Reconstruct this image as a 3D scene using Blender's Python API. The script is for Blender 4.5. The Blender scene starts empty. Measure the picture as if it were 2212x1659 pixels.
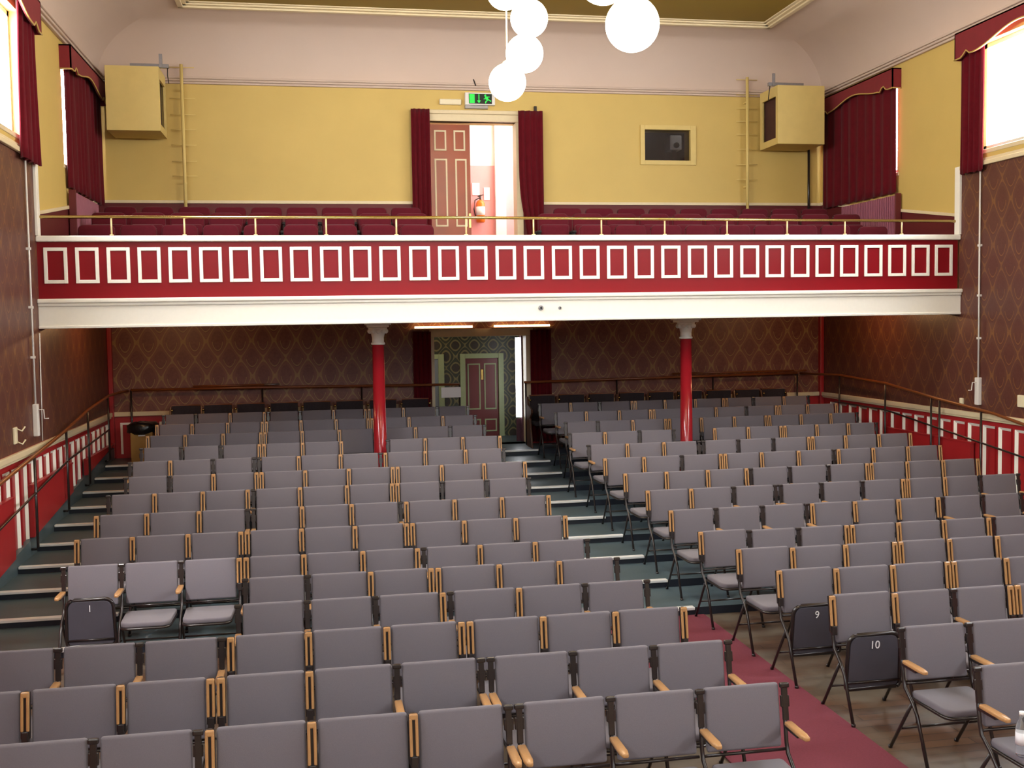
import bpy, bmesh, math, random
from mathutils import Vector, Matrix
C = bpy.context.scene.collection
SC = bpy.context.scene
PI = math.pi
random.seed(7)

# ------------------------------------------------------------------ camera, world, light, exposure
H = 2.96                                   # eye height above the hall floor
FPX = 2295.8
CR = Vector((0.98368108, -0.17922491, -0.01581029))
CU = Vector((0.0261381, 0.05541065, 0.99812147))
CF = Vector((0.17801217, 0.98224645, -0.05919101))
cam = bpy.data.objects.new('camera', bpy.data.cameras.new('camera'))
C.objects.link(cam)
cam.data.sensor_fit = 'HORIZONTAL'
cam.data.sensor_width = 36.0
cam.data.lens = FPX * 36.0 / 2212.0
cam.data.clip_start = 0.05
M = Matrix((CR, CU, -CF)).transposed().to_4x4()
M.translation = Vector((0, 0, H))
cam.matrix_world = M
SC.camera = cam
w = bpy.data.worlds.new('world'); SC.world = w
w.use_nodes = True
w.node_tree.nodes['Background'].inputs[0].default_value = (0.75, 0.85, 1.0, 1)
w.node_tree.nodes['Background'].inputs[1].default_value = 0.3
SC.view_settings.view_transform = 'Standard'
SC.view_settings.look = 'None'
SC.view_settings.gamma = 1.0
SC.view_settings.use_curve_mapping = False
SC.view_settings.exposure = 0.82
SC.cycles.use_denoising = True
SC.cycles.max_bounces = 8
SC.cycles.diffuse_bounces = 4
SC.cycles.sample_clamp_indirect = 6.0

WINDOW_GLOW = 18.0          # daylight on the frosted side windows
GLOBE_GLOW = 25.0          # the hanging opal globes
PELMET_GLOW = 7.0           # glow added for the lamplit pelmet tops above the lower doorway
UNDER_W = 18.0             # each lamp under the gallery (watts)
LANDING_W = 32.0          # added fill light for the landing behind the upper doorway
FRONT_FILL_W = 170.0            # added cool fill light at the stage end behind the camera
ld = bpy.data.lights.new('front_fill', 'AREA'); ld.shape = 'RECTANGLE'; ld.size = 9.0; ld.size_y = 3.0; ld.energy = FRONT_FILL_W; ld.color = (0.80, 0.88, 1.0)
SUN_W = 1000.0              # the sunbeam through the left window, on the three chairs by the left aisle
lo = bpy.data.objects.new('front_fill', ld); C.objects.link(lo); lo.location = (2.9, -2.7, 5.4); lo.rotation_euler = (math.radians(80), 0, 0)  # unseen fill light added to brighten the chair fronts

ld = bpy.data.lights.new('window_sunbeam', 'SPOT'); ld.energy = SUN_W; ld.color = (1.0, 0.95, 0.93); ld.spot_size = math.radians(13.5); ld.spot_blend = 0.25; ld.shadow_soft_size = 0.03
lo = bpy.data.objects.new('window_sunbeam', ld); C.objects.link(lo); lo.location = (-3.3, 5.0, 6.4)
lo.rotation_euler = (Vector((-1.55, 9.55, 0.48)) - lo.location).to_track_quat('-Z', 'Y').to_euler()

def at(x, y, Y):
    """point of the room at depth Y that the photograph shows at pixel x, y"""
    d = CF + CR * ((x - 1106) / FPX) - CU * ((y - 829.5) / FPX)
    return Vector((0, 0, H)) + d * (Y / d.y)

# main measures of the hall
XL, XR, YB, YR, YF = -3.411, 9.189, 14.113, 18.399, -3.0
Z_BEAM, Z_TRIM, Z_RAIL, Z_DADO, Z_SILL, Z_COR, Z_CEIL = 2.954, 3.314, 4.107, 1.56, 5.05, 7.0, 7.96

# ------------------------------------------------------------------ materials
def new_mat(name):
    m = bpy.data.materials.new(name); m.use_nodes = True
    return m, m.node_tree, m.node_tree.nodes['Principled BSDF']
def srgb(r, g, b):
    f = lambda c: (c / 255 / 12.92) if c / 255 <= 0.04045 else ((c / 255 + 0.055) / 1.055) ** 2.4
    return (f(r), f(g), f(b), 1)
def mat(name, col, rough=0.5, metal=0.0, var=0.0, scale=20.0, bump=0.0, bscale=200.0, spec=0.5, coat=0.0, sheen=0.0, stretch=None):
    m, t, p = new_mat(name)
    p.inputs['Base Color'].default_value = col
    p.inputs['Roughness'].default_value = rough
    p.inputs['Metallic'].default_value = metal
    p.inputs['Specular IOR Level'].default_value = spec
    if coat: p.inputs['Coat Weight'].default_value = coat
    if sheen: p.inputs['Sheen Weight'].default_value = sheen
    tc = t.nodes.new('ShaderNodeTexCoord')
    src = tc.outputs['Object']
    if stretch:
        mp = t.nodes.new('ShaderNodeMapping'); mp.inputs['Scale'].default_value = stretch
        t.links.new(src, mp.inputs['Vector']); src = mp.outputs['Vector']
    if var:
        n = t.nodes.new('ShaderNodeTexNoise'); n.inputs['Scale'].default_value = scale; n.inputs['Detail'].default_value = 5
        t.links.new(src, n.inputs['Vector'])
        mx = t.nodes.new('ShaderNodeMix'); mx.data_type = 'RGBA'
        mx.inputs[6].default_value = tuple(c * (1 - var) for c in col[:3]) + (1,)
        mx.inputs[7].default_value = tuple(min(1, c * (1 + var)) for c in col[:3]) + (1,)
        t.links.new(n.outputs['Fac'], mx.inputs[0]); t.links.new(mx.outputs[2], p.inputs['Base Color'])
    if bump:
        n2 = t.nodes.new('ShaderNodeTexNoise'); n2.inputs['Scale'].default_value = bscale
        t.links.new(src, n2.inputs['Vector'])
        b = t.nodes.new('ShaderNodeBump'); b.inputs['Strength'].default_value = bump; b.inputs['Distance'].default_value = 0.01
        t.links.new(n2.outputs['Fac'], b.inputs['Height']); t.links.new(b.outputs['Normal'], p.inputs['Normal'])
    return m
def emit(name, col, strength, base=(0.8, 0.8, 0.8, 1)):
    m, t, p = new_mat(name)
    p.inputs['Base Color'].default_value = base
    p.inputs['Emission Color'].default_value = col
    p.inputs['Emission Strength'].default_value = strength
    p.inputs['Roughness'].default_value = 0.4
    return m
def wallpaper(name, axis, base, line, motif, w=0.37, h=0.60, ring=False, rough=0.45):
    m, t, p = new_mat(name); N = t.nodes; L = t.links
    tc = N.new('ShaderNodeTexCoord'); sp = N.new('ShaderNodeSeparateXYZ'); L.new(tc.outputs['Object'], sp.inputs[0])
    def mt(op, a, b=None, c=None):
        n = N.new('ShaderNodeMath'); n.operation = op
        for i, v in enumerate((a, b, c)):
            if v is None: continue
            if isinstance(v, (int, float)): n.inputs[i].default_value = v
            else: L.new(v, n.inputs[i])
        return n.outputs[0]
    u = mt('MULTIPLY', sp.outputs[axis], 2 * PI / w); v = mt('MULTIPLY', sp.outputs['Z'], 2 * PI / h)
    f = mt('ADD', mt('COSINE', u), mt('COSINE', v))
    f = mt('ADD', f, mt('MULTIPLY', mt('COSINE', mt('MULTIPLY', v, 2.0)), 0.10))
    a = mt('ABSOLUTE', f)
    lm = mt('LESS_THAN', a, 0.13)
    in1 = mt('LESS_THAN', mt('ABSOLUTE', mt('SUBTRACT', a, 1.05)), 0.10 if not ring else 0.25)
    if not ring:                                     # a cup shape at the foot of each ogee
        sv = mt('MULTIPLY', mt('SINE', v), mt('SIGN', f))
        in1 = mt('MULTIPLY', in1, mt('LESS_THAN', sv, -0.1))
    core = mt('GREATER_THAN', a, 0.75)
    nz = N.new('ShaderNodeTexNoise'); nz.inputs['Scale'].default_value = 26; nz.inputs['Detail'].default_value = 4
    L.new(tc.outputs['Object'], nz.inputs['Vector'])
    def mix(fac, c1, c2):
        n = N.new('ShaderNodeMix'); n.data_type = 'RGBA'
        if isinstance(fac, (int, float)): n.inputs[0].default_value = fac
        else: L.new(fac, n.inputs[0])
        for i, c in ((6, c1), (7, c2)):
            if isinstance(c, tuple): n.inputs[i].default_value = c
            else: L.new(c, n.inputs[i])
        return n.outputs[2]
    c0 = mix(mt('MULTIPLY', core, mt('MULTIPLY_ADD', nz.outputs['Fac'], 1.6, -0.3)), base, motif)
    c1 = mix(mt('MULTIPLY', in1, 0.8), c0, line)
    c2 = mix(mt('MULTIPLY', lm, mt('MULTIPLY_ADD', nz.outputs['Fac'], 1.2, 0.1)), c1, line)
    L.new(c2, p.inputs['Base Color'])
    p.inputs['Roughness'].default_value = rough
    return m

FABRIC = mat('grey_fabric', srgb(113, 108, 115), 0.9, var=0.10, scale=240, bump=0.2, bscale=500, spec=0.2, sheen=0.1)
DARKFAB = mat('dark_fabric', srgb(52, 46, 50), 0.9, var=0.2, scale=40, bump=0.2, bscale=400, spec=0.2)
TUBE = mat('black_enamel', srgb(38, 30, 29), 0.28, var=0.1, spec=0.6)
PAN = mat('seat_pan', srgb(72, 70, 80), 0.5, var=0.1, scale=14)
OAK = mat('beech_wood', srgb(178, 134, 88), 0.26, var=0.18, scale=18, spec=0.6, stretch=(6, 6, 1))
DKWOOD = mat('dark_wood', srgb(78, 42, 22), 0.35, var=0.25, scale=12)
RAILWOOD = mat('rail_wood', srgb(122, 66, 30), 0.3, var=0.2, scale=9, spec=0.6)
BRASS = mat('brass', srgb(206, 180, 112), 0.24, metal=1.0, var=0.05)
POLBRASS = mat('pale_polished_brass', srgb(226, 208, 160), 0.38, metal=0.35, var=0.05)
STEEL = mat('steel', srgb(150, 150, 155), 0.35, metal=0.9, var=0.1)
NOSE = mat('nosing_metal', srgb(236, 238, 240), 0.3, metal=0.05, var=0.12, scale=6)
LINO = mat('blue_grey_lino', srgb(78, 94, 102), 0.4, var=0.22, scale=3.0, bump=0.05, bscale=60)
RISER = mat('dark_riser', srgb(34, 40, 52), 0.5, var=0.15)
REDPAINT = mat('red_paint', srgb(164, 36, 40), 0.38, var=0.08, scale=4, bump=0.03, bscale=15)
REDGLOSS = mat('red_gloss', srgb(128, 14, 24), 0.3, var=0.07, scale=2.5, bump=0.05, bscale=7, spec=0.25)
REDCOL = mat('red_column_gloss', srgb(172, 34, 44), 0.16, var=0.05, spec=0.6)
REDDADO = mat('red_gallery_dado', srgb(92, 20, 25), 0.6, var=0.12, scale=5)
WHITE = mat('white_gloss', srgb(244, 242, 232), 0.32, var=0.03, spec=0.5)
CREAM = mat('cream_paint', srgb(222, 206, 170), 0.45, var=0.05)
YELLOW = mat('yellow_wall', srgb(206, 178, 102), 0.6, var=0.06, scale=2.2, bump=0.05, bscale=40)
COVE = mat('cove_plaster', srgb(202, 182, 168), 0.7, var=0.04, scale=1.5, bump=0.04, bscale=30)
OLIVE = mat('olive_ceiling', srgb(138, 112, 30), 0.65, var=0.06, scale=1.2)
CURTAIN = mat('red_velvet', srgb(92, 15, 26), 0.9, var=0.2, scale=14, spec=0.1, sheen=0.08)
PELMETM = mat('pelmet_cloth', srgb(122, 24, 34), 0.8, var=0.12, scale=10, sheen=0.05)
GOLDTRIM = mat('gold_braid', srgb(196, 164, 92), 0.5, var=0.1)
SEATRED = mat('seat_velvet', srgb(84, 16, 30), 0.9, var=0.15, scale=20, sheen=0.12, spec=0.15)
RUNNER = mat('carpet_runner', srgb(110, 42, 58), 0.95, var=0.2, scale=70, bump=0.3, bscale=300)
PINKRAD = mat('pink_radiator', srgb(150, 84, 104), 0.5, var=0.05)
BOXY = mat('yellow_ply', srgb(214, 190, 118), 0.55, var=0.07, scale=7)
GRILLE = mat('brown_grille', srgb(70, 38, 32), 0.8, var=0.3, scale=6, bump=0.4, bscale=180)
DOORWOOD = mat('mahogany_door', srgb(150, 62, 26), 0.35, var=0.25, scale=3)
DOORRED = mat('maroon_door', srgb(104, 24, 26), 0.4, var=0.1)
GREENTRIM = mat('sage_trim', srgb(150, 160, 118), 0.5, var=0.06)
PLASTIC = mat('white_plastic', srgb(228, 226, 222), 0.35, var=0.03)
CREAMPL = mat('cream_plastic', srgb(232, 222, 190), 0.4, var=0.04)
PAPER = mat('paper', srgb(236, 236, 240), 0.8, var=0.02)
BLACKBAG = mat('black_plastic_bag', srgb(18, 18, 20), 0.3, var=0.2, bump=0.5, bscale=30)
BINM = mat('tan_bin', srgb(150, 118, 60), 0.55, var=0.15, scale=8)
GLASSDK = mat('dark_glass', srgb(24, 24, 30), 0.06, var=0.1, spec=0.7)
EXTING = mat('extinguisher_red', srgb(225, 120, 40), 0.3, var=0.05)
NUMW = mat('white_number', srgb(235, 235, 240), 0.5, var=0.02)
WALLWHITE = mat('landing_white', srgb(240, 232, 226), 0.6, var=0.03)
WALLPINK = mat('landing_pink', srgb(228, 156, 160), 0.6, var=0.05)
DARKIN = mat('dark_inside', srgb(26, 20, 20), 0.8, var=0.1)
GREENSIGN = emit('sign_green', (0.01, 0.75, 0.06, 1), 0.55, (0.01, 0.2, 0.03, 1))
SIGNDARK = mat('sign_dark', srgb(8, 24, 12), 0.6, var=0.05)
PANE = emit('daylit_frosted_pane', (0.92, 0.96, 1.0, 1), WINDOW_GLOW)
SLIT = emit('door_gap_daylight', (0.95, 0.97, 1.0, 1), 6.0)
GLOBE = emit('opal_globe', (1.0, 0.85, 0.64, 1), GLOBE_GLOW)
LITPELMET = emit('lit_pelmet', (1.0, 0.58, 0.22, 1), PELMET_GLOW)
PAPER_SIDE = wallpaper('wallpaper_side', 'Y', srgb(94, 56, 47), srgb(124, 84, 48), srgb(86, 44, 39))
PAPER_REAR = wallpaper('wallpaper_rear', 'X', srgb(122, 76, 62), srgb(156, 128, 82), srgb(96, 44, 46))
PAPER_GREEN = wallpaper('wallpaper_green', 'X', srgb(44, 48, 34), srgb(120, 110, 66), srgb(48, 22, 20), w=0.36, h=0.42, ring=True)

def floor_mat():
    m, t, p = new_mat('worn_wood_floor'); N = t.nodes; L = t.links
    tc = N.new('ShaderNodeTexCoord')
    mp = N.new('ShaderNodeMapping'); mp.inputs['Scale'].default_value = (1, 1, 1); L.new(tc.outputs['Object'], mp.inputs[0])
    br = N.new('ShaderNodeTexBrick'); br.inputs['Scale'].default_value = 1.0
    br.inputs['Brick Width'].default_value = 1.1; br.inputs['Row Height'].default_value = 0.11
    br.inputs['Mortar Size'].default_value = 0.004; br.inputs['Bias'].default_value = 0
    br.inputs['Color1'].default_value = srgb(76, 52, 38); br.inputs['Color2'].default_value = srgb(94, 66, 46); br.inputs['Mortar'].default_value = srgb(40, 28, 22)
    L.new(mp.outputs[0], br.inputs['Vector'])
    n = N.new('ShaderNodeTexNoise'); n.inputs['Scale'].default_value = 1.6; n.inputs['Detail'].default_value = 6; L.new(tc.outputs['Object'], n.inputs['Vector'])
    r = N.new('ShaderNodeValToRGB'); r.color_ramp.elements[0].position = 0.42; r.color_ramp.elements[1].position = 0.62; L.new(n.outputs['Fac'], r.inputs[0])
    mx = N.new('ShaderNodeMix'); mx.data_type = 'RGBA'; L.new(r.outputs['Color'], mx.inputs[0]); L.new(br.outputs['Color'], mx.inputs[6]); mx.inputs[7].default_value = srgb(104, 94, 82)
    L.new(mx.outputs[2], p.inputs['Base Color']); p.inputs['Roughness'].default_value = 0.45
    return m
WOODFLOOR = floor_mat()

# ------------------------------------------------------------------ mesh helpers
class MB:
    def __init__(s): s.bm = bmesh.new()
    def box(s, x0, x1, y0, y1, z0, z1, bev=0.0, seg=2, mi=0):
        t = bmesh.new(); bmesh.ops.create_cube(t, size=1)
        for v in t.verts: v.co = Vector(((x0 + x1) / 2 + v.co.x * (x1 - x0), (y0 + y1) / 2 + v.co.y * (y1 - y0), (z0 + z1) / 2 + v.co.z * (z1 - z0)))
        if bev: bmesh.ops.bevel(t, geom=t.edges[:], offset=bev, segments=seg, profile=0.5, affect='EDGES')
        return s.take(t, mi)
    def take(s, t, mi=0, mtx=None):
        if mtx is not None: bmesh.ops.transform(t, matrix=mtx, verts=t.verts)
        mp = {}
        for v in t.verts: mp[v] = s.bm.verts.new(v.co)
        for f in t.faces:
            try:
                g = s.bm.faces.new([mp[v] for v in f.verts]); g.material_index = mi; g.smooth = f.smooth
            except ValueError: pass
        t.free(); return s
    def tube(s, pts, r, n=8, cap=True, mi=0):
        pts = [Vector(p) for p in pts]; rings = []
        up = None
        for i, p in enumerate(pts):
            d = (pts[min(i + 1, len(pts) - 1)] - pts[max(i - 1, 0)]).normalized()
            if up is None or abs(up.dot(d)) > 0.95: up = Vector((1, 0, 0)) if abs(d.x) < 0.8 else Vector((0, 0, 1))
            a = d.cross(up).normalized(); b = d.cross(a).normalized(); up = -b if False else up
            rr = r[i] if isinstance(r, (list, tuple)) else r
            rings.append([s.bm.verts.new(p + a * (rr * math.cos(2 * PI * k / n)) + b * (rr * math.sin(2 * PI * k / n))) for k in range(n)])
        for i in range(len(rings) - 1):
            for k in range(n):
                f = s.bm.faces.new((rings[i][k], rings[i][(k + 1) % n], rings[i + 1][(k + 1) % n], rings[i + 1][k])); f.smooth = True; f.material_index = mi
        if cap:
            for rg in (rings[0], rings[-1]):
                f = s.bm.faces.new(rg); f.material_index = mi
        return s
    def lathe(s, prof, c=(0, 0, 0), n=24, mi=0, axis='Z'):
        c = Vector(c); rings = []
        for (r, z) in prof:
            rg = []
            for k in range(n):
                a = 2 * PI * k / n
                v = Vector((r * math.cos(a), r * math.sin(a), z)) if axis == 'Z' else Vector((r * math.cos(a), z, r * math.sin(a)))
                rg.append(s.bm.verts.new(c + v))
            rings.append(rg)
        for i in range(len(rings) - 1):
            for k in range(n):
                f = s.bm.faces.new((rings[i][k], rings[i][(k + 1) % n], rings[i + 1][(k + 1) % n], rings[i + 1][k])); f.smooth = True; f.material_index = mi
        for rg in (rings[0], rings[-1]):
            f = s.bm.faces.new(rg); f.material_index = mi
        return s
    def ball(s, c, r, n=16, mi=0):
        t = bmesh.new(); bmesh.ops.create_uvsphere(t, u_segments=n * 2, v_segments=n, radius=r)
        for f in t.faces: f.smooth = True
        return s.take(t, mi, Matrix.Translation(c))
    def prism(s, poly, axis, a0, a1, bev=0.0, mi=0, seg=2):
        """poly in the plane across 'axis' (X: (y,z); Y: (x,z); Z: (x,y)), extruded from a0 to a1"""
        def mk(p, a): return {'X': (a, p[0], p[1]), 'Y': (p[0], a, p[1]), 'Z': (p[0], p[1], a)}[axis]
        t = bmesh.new()
        A = [t.verts.new(mk(p, a0)) for p in poly]; B = [t.verts.new(mk(p, a1)) for p in poly]
        n = len(poly)
        t.faces.new(A); t.faces.new(B[::-1])
        for i in range(n): t.faces.new((A[i], B[i], B[(i + 1) % n], A[(i + 1) % n]))
        bmesh.ops.recalc_face_normals(t, faces=t.faces)
        if bev: bmesh.ops.bevel(t, geom=t.edges[:], offset=bev, segments=seg, profile=0.5, affect='EDGES')
        return s.take(t, mi)
    def rot(s, ang, axis, c=(0, 0, 0)):
        c = Vector(c); m = Matrix.Translation(c) @ Matrix.Rotation(ang, 4, axis) @ Matrix.Translation(-c)
        bmesh.ops.transform(s.bm, matrix=m, verts=s.bm.verts); return s
    def move(s, v):
        bmesh.ops.translate(s.bm, vec=Vector(v), verts=s.bm.verts); return s
    def mesh(s, name, mats):
        bmesh.ops.recalc_face_normals(s.bm, faces=s.bm.faces)
        me = bpy.data.meshes.new(name); s.bm.to_mesh(me); s.bm.free()
        for m in (mats if isinstance(mats, (list, tuple)) else [mats]): me.materials.append(m)
        return me
    def build(s, name, mats, parent=None, loc=None):
        return inst(name, s.mesh(name, mats), parent, loc)
def inst(name, me, parent=None, loc=None):
    o = bpy.data.objects.new(name, me); C.objects.link(o)
    if parent is not None: o.parent = parent
    if loc is not None: o.location = loc
    return o
def tag(o, label, cat, group=None, kind=None):
    o['label'] = label; o['category'] = cat
    if group: o['group'] = group
    if kind: o['kind'] = kind
    return o
def thing(name, label, cat, loc=(0, 0, 0), group=None, rz=0):
    o = bpy.data.objects.new(name, None); C.objects.link(o); o.location = loc; o.rotation_euler = (0, 0, rz)
    return tag(o, label, cat, group)
def struct(o):
    o['kind'] = 'structure'; return o
def part(name, mb, m, parent):
    """a part built in room coordinates, hung under its thing (the thing stays where it stands)"""
    o = mb.build(name, m); o.parent = parent
    o.matrix_parent_inverse = Matrix.Translation(-Vector(parent.location))
    return o
def text(name, s, size, m, parent, loc, rot, ext=0.002):
    c = bpy.data.curves.new(name, 'FONT'); c.body = s; c.size = size; c.extrude = ext; c.align_x = 'CENTER'; c.align_y = 'CENTER'
    o = bpy.data.objects.new(name, c); C.objects.link(o)
    me = bpy.data.meshes.new_from_object(o.evaluated_get(bpy.context.evaluated_depsgraph_get()))
    bpy.data.objects.remove(o); bpy.data.curves.remove(c); me.materials.clear(); me.materials.append(m)
    o = inst(name, me, parent, loc); o.rotation_euler = rot
    return o

# ------------------------------------------------------------------ floor and tiers
NT = 10; RISE = 0.079; PITCH = 0.833; YT0 = 9.97
def tier_y(k): return YT0 + PITCH * (k - 1)
def floor_z(Y):
    k = math.floor((Y - YT0) / PITCH) + 1
    return RISE * max(0, min(NT, k))
struct(MB().box(XL - 0.3, XR + 0.3, YF, YT0, -0.2, 0.0).build('floor', WOODFLOOR))
for k in range(1, NT + 1):
    y0 = tier_y(k); y1 = tier_y(k + 1) if k < NT else YR + 0.02
    mb = MB().box(XL, XR, y0, y1, -0.2, RISE * k)
    for f in mb.bm.faces:
        if f.calc_center_median().y < y0 + 1e-4: f.material_index = 1
    t = struct(mb.build('floor_tier', [LINO, RISER]))
    MB().box(XL + 0.07, -2.0, y0 - 0.025, y0 + 0.055, RISE * k - 0.022, RISE * k + 0.005, 0.004).build('stair_nosing', NOSE, t)
    MB().box(2.30, 3.62, y0 - 0.025, y0 + 0.055, RISE * k - 0.022, RISE * k + 0.005, 0.004).build('stair_nosing', NOSE, t)
tag(MB().box(2.62, 3.714, YF + 0.1, 9.95, 0.0, 0.012, 0.004).build('carpet_runner', RUNNER), 'dark red carpet runner on the wooden floor of the centre aisle', 'carpet')
# lino string boards up both side walls
def strz(Y): return 0.546 + 0.105 * (Y - 13.17)
for nm, x0, x1 in (('trim_1', XL, XL + 0.06), ('trim_2', XR - 0.06, XR)):
    poly = [(10.3, 0.0), (YR - 0.02, 0.0), (YR - 0.02, 0.98), (16.9, 0.94)]
    Y = 16.9
    while Y > 10.9:
        poly.append((Y - 0.33, strz(Y) - 0.055)); poly.append((Y - 0.42, strz(Y - 0.42) - 0.03)); Y -= 0.833
    struct(MB().prism(poly, 'X', x0, x1).build(nm, LINO))

# ------------------------------------------------------------------ side walls
def cuts(a, b, more): return sorted({a, b} | {q for q in more if a < q < b})
def holed(x0, x1, ya, yb, za, zb, holes):
    ys = cuts(ya, yb, [q for h in holes for q in h[:2]]); zs = cuts(za, zb, [q for h in holes for q in h[2:]])
    mb = MB()
    for i in range(len(ys) - 1):
        for j in range(len(zs) - 1):
            cy, cz = (ys[i] + ys[i + 1]) / 2, (zs[j] + zs[j + 1]) / 2
            if any(h[0] < cy < h[1] and h[2] < cz < h[3] for h in holes): continue
            mb.box(x0, x1, ys[i], ys[i + 1], zs[j], zs[j + 1])
    return mb
WINS = [(15.80, 18.02), (11.55, 13.72), (7.3, 9.5), (3.05, 5.25), (-1.2, 1.0)]
WZ0, WZ1 = 5.24, 6.72
wn = 0
for side, sx in (('left', -1), ('right', 1)):
    X = XL if sx < 0 else XR
    xo, xi = (X - 0.35, X) if sx < 0 else (X, X + 0.35)
    def slab(d): return (X, X + d) if sx < 0 else (X - d, X)          # something proud of the wall into the room
    struct(MB().box(xo, xi, YF, YB + 0.02, Z_DADO, Z_SILL).box(xo, xi, YB + 0.02, YR, Z_DADO, 3.3).build('wall_' + side, PAPER_SIDE))
    struct(holed(xo, xi, YF, YR, Z_SILL, Z_COR + 0.05, [(a, b, WZ0, WZ1) for a, b in WINS]).build('wall_%s_upper' % side, YELLOW))
    struct(MB().box(xo, xi, YB + 0.02, YR, 3.3, Z_SILL).build('wall_%s_gallery' % side, YELLOW))
    a, b = slab(0.012)
    struct(MB().prism([(YB + 0.06, 3.3), (YR, 3.3), (YR, 5.0), (YB + 0.06, 4.375)], 'X', a, b).build('wall_%s_gallery_dado' % side, REDDADO))
    a, b = slab(0.035)
    struct(MB().prism([(YB + 0.06, 4.375), (YR, 5.0), (YR, 5.05), (YB + 0.06, 4.42)], 'X', a, b, 0.005).build('trim_gallery_' + side, CREAM))
    struct(MB().box(*slab(0.04), YB - 0.06, YB + 0.06, Z_RAIL, Z_SILL + 0.03, 0.006).build('trim_post_' + side, WHITE))
    struct(MB().box(*slab(0.05), YF, YB - 0.06, Z_SILL - 0.03, Z_SILL + 0.03, 0.01).box(*slab(0.025), YF, YB - 0.06, Z_SILL + 0.03, Z_SILL + 0.07, 0.005).build('trim_sill_' + side, CREAM))
    ws = struct(MB().box(xo, xi, YF, YR, -0.2, Z_DADO).build('wall_%s_wainscot' % side, REDPAINT))
    struct(MB().box(*slab(0.05), YF, YR - 0.06, Z_DADO - 0.075, Z_DADO, 0.012).box(*slab(0.03), YF, YR - 0.06, Z_DADO - 0.10, Z_DADO - 0.075, 0.005).build('trim_rail_' + side, CREAM))
    a, b = slab(0.012)
    y = 18.0
    while y > 9.6:                                                     # white panel mouldings
        zb = max(0.10, strz(y) - 0.25) if y > 10.5 else 0.12
        zt = 1.40; t_ = 0.04; y0, y1 = y - 0.27, y; dd = 0.030
        xw = X - sx * 0.001; xp = X - sx * dd
        mb = MB()
        def wedge(pl, ax, c0, c1):           # a strip whose inner side slopes back to the panel
            k0 = len(mb.bm.faces); mb.prism(pl, ax, c0, c1)
        wedge([(xw, y0), (xw, y0 + t_), (xp, y0)], 'Z', zb, zt - 0.006); wedge([(xw, y1), (xw, y1 - t_), (xp, y1)], 'Z', zb, zt - 0.006)
        mb.prism([(xw, zt), (xw, zt - t_), (xp, zt)], 'Y', y0 + 0.002, y1 - 0.002)
        mb.bm.faces.ensure_lookup_table()
        for f in mb.bm.faces:
            f.normal_update(); n = f.normal
            c = f.calc_center_median()
            if (abs(c.y - y0) < 3e-3 or abs(c.y - y1) < 3e-3 or c.z > zt - 1e-3): f.material_index = 1
        mb.build('panel_moulding', [WHITE, REDPAINT], ws)
        y -= 0.349
    # cornice under the cove
    struct(MB().box(*slab(0.05), YF, YR, 6.93, 6.965, 0.008).box(*slab(0.085), YF, YR, 6.965, 7.0, 0.01).box(*slab(0.11), YF, YR, 7.0, 7.035, 0.012).build('trim_cornice_' + side, COVE))
    # red strip in the rear corner
    struct(MB().box(*slab(0.07), YR - 0.10, YR, 0.8, 2.96, 0.01).build('trim_corner_' + side, REDPAINT))
    for (ya, yb) in WINS:
        wn += 1
        px = X - 0.16 if sx < 0 else X + 0.16
        wo = bpy.data.objects.new('window_%d' % wn, None); C.objects.link(wo); struct(wo)
        MB().box(px - 0.012, px + 0.012, ya, yb, WZ0, WZ1).build('pane', PANE, wo)
        fr = MB()
        fx = (px - 0.03, px + 0.045) if sx < 0 else (px - 0.045, px + 0.03)
        ym = (ya + yb) / 2
        for (c0, c1) in ((ya, ya + 0.06), (yb - 0.06, yb), (ym - 0.025, ym + 0.025)): fr.box(*fx, c0, c1, WZ0, WZ1)
        for (c0, c1) in ((WZ0, WZ0 + 0.07), (WZ1 - 0.06, WZ1)): fr.box(*fx, ya, yb, c0, c1)
        fr.build('window_frame', WHITE, wo)
        MB().box(*((X - 0.12, X + 0.012) if sx < 0 else (X - 0.012, X + 0.12)), ya - 0.05, yb + 0.05, WZ0 - 0.06, WZ0, 0.008).build('window_sill', CREAM, wo)

# ------------------------------------------------------------------ rear wall, doorways
D1 = (1.94, 3.62, 0.79, 2.70)      # lower doorway x0,x1,z0,z1
D2 = (1.93, 3.50, 4.16, 6.40)      # upper doorway
PW = (5.80, 6.65, 5.78, 6.32)      # projection window
def holedY(y0, y1, xa, xb, za, zb, holes):
    xs = cuts(xa, xb, [q for h in holes for q in h[:2]]); zs = cuts(za, zb, [q for h in holes for q in h[2:]])
    mb = MB()
    for i in range(len(xs) - 1):
        for j in range(len(zs) - 1):
            cx, cz = (xs[i] + xs[i + 1]) / 2, (zs[j] + zs[j + 1]) / 2
            if any(h[0] < cx < h[1] and h[2] < cz < h[3] for h in holes): continue
            mb.box(xs[i], xs[i + 1], y0, y1, zs[j], zs[j + 1])
    return mb
struct(holedY(YR, YR + 0.3, XL - 0.35, XR + 0.35, Z_DADO, 3.3, [D1]).build('wall_rear', PAPER_REAR))
struct(holedY(YR, YR + 0.3, XL - 0.35, XR + 0.35, -0.2, Z_DADO, [(D1[0], D1[1], 0.79, 9)]).build('wall_rear_wainscot', REDPAINT))
struct(holedY(YR, YR + 0.3, XL - 0.35, XR + 0.35, 3.3, Z_COR + 0.05, [D2, PW]).build('wall_rear_upper', YELLOW))
struct(MB().box(XL, D1[0] - 0.1, YR - 0.05, YR, Z_DADO - 0.075, Z_DADO, 0.012).box(D1[1] + 0.1, XR, YR - 0.05, YR, Z_DADO - 0.075, Z_DADO, 0.012).build('trim_rail_rear', CREAM))
rp = MB()
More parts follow.
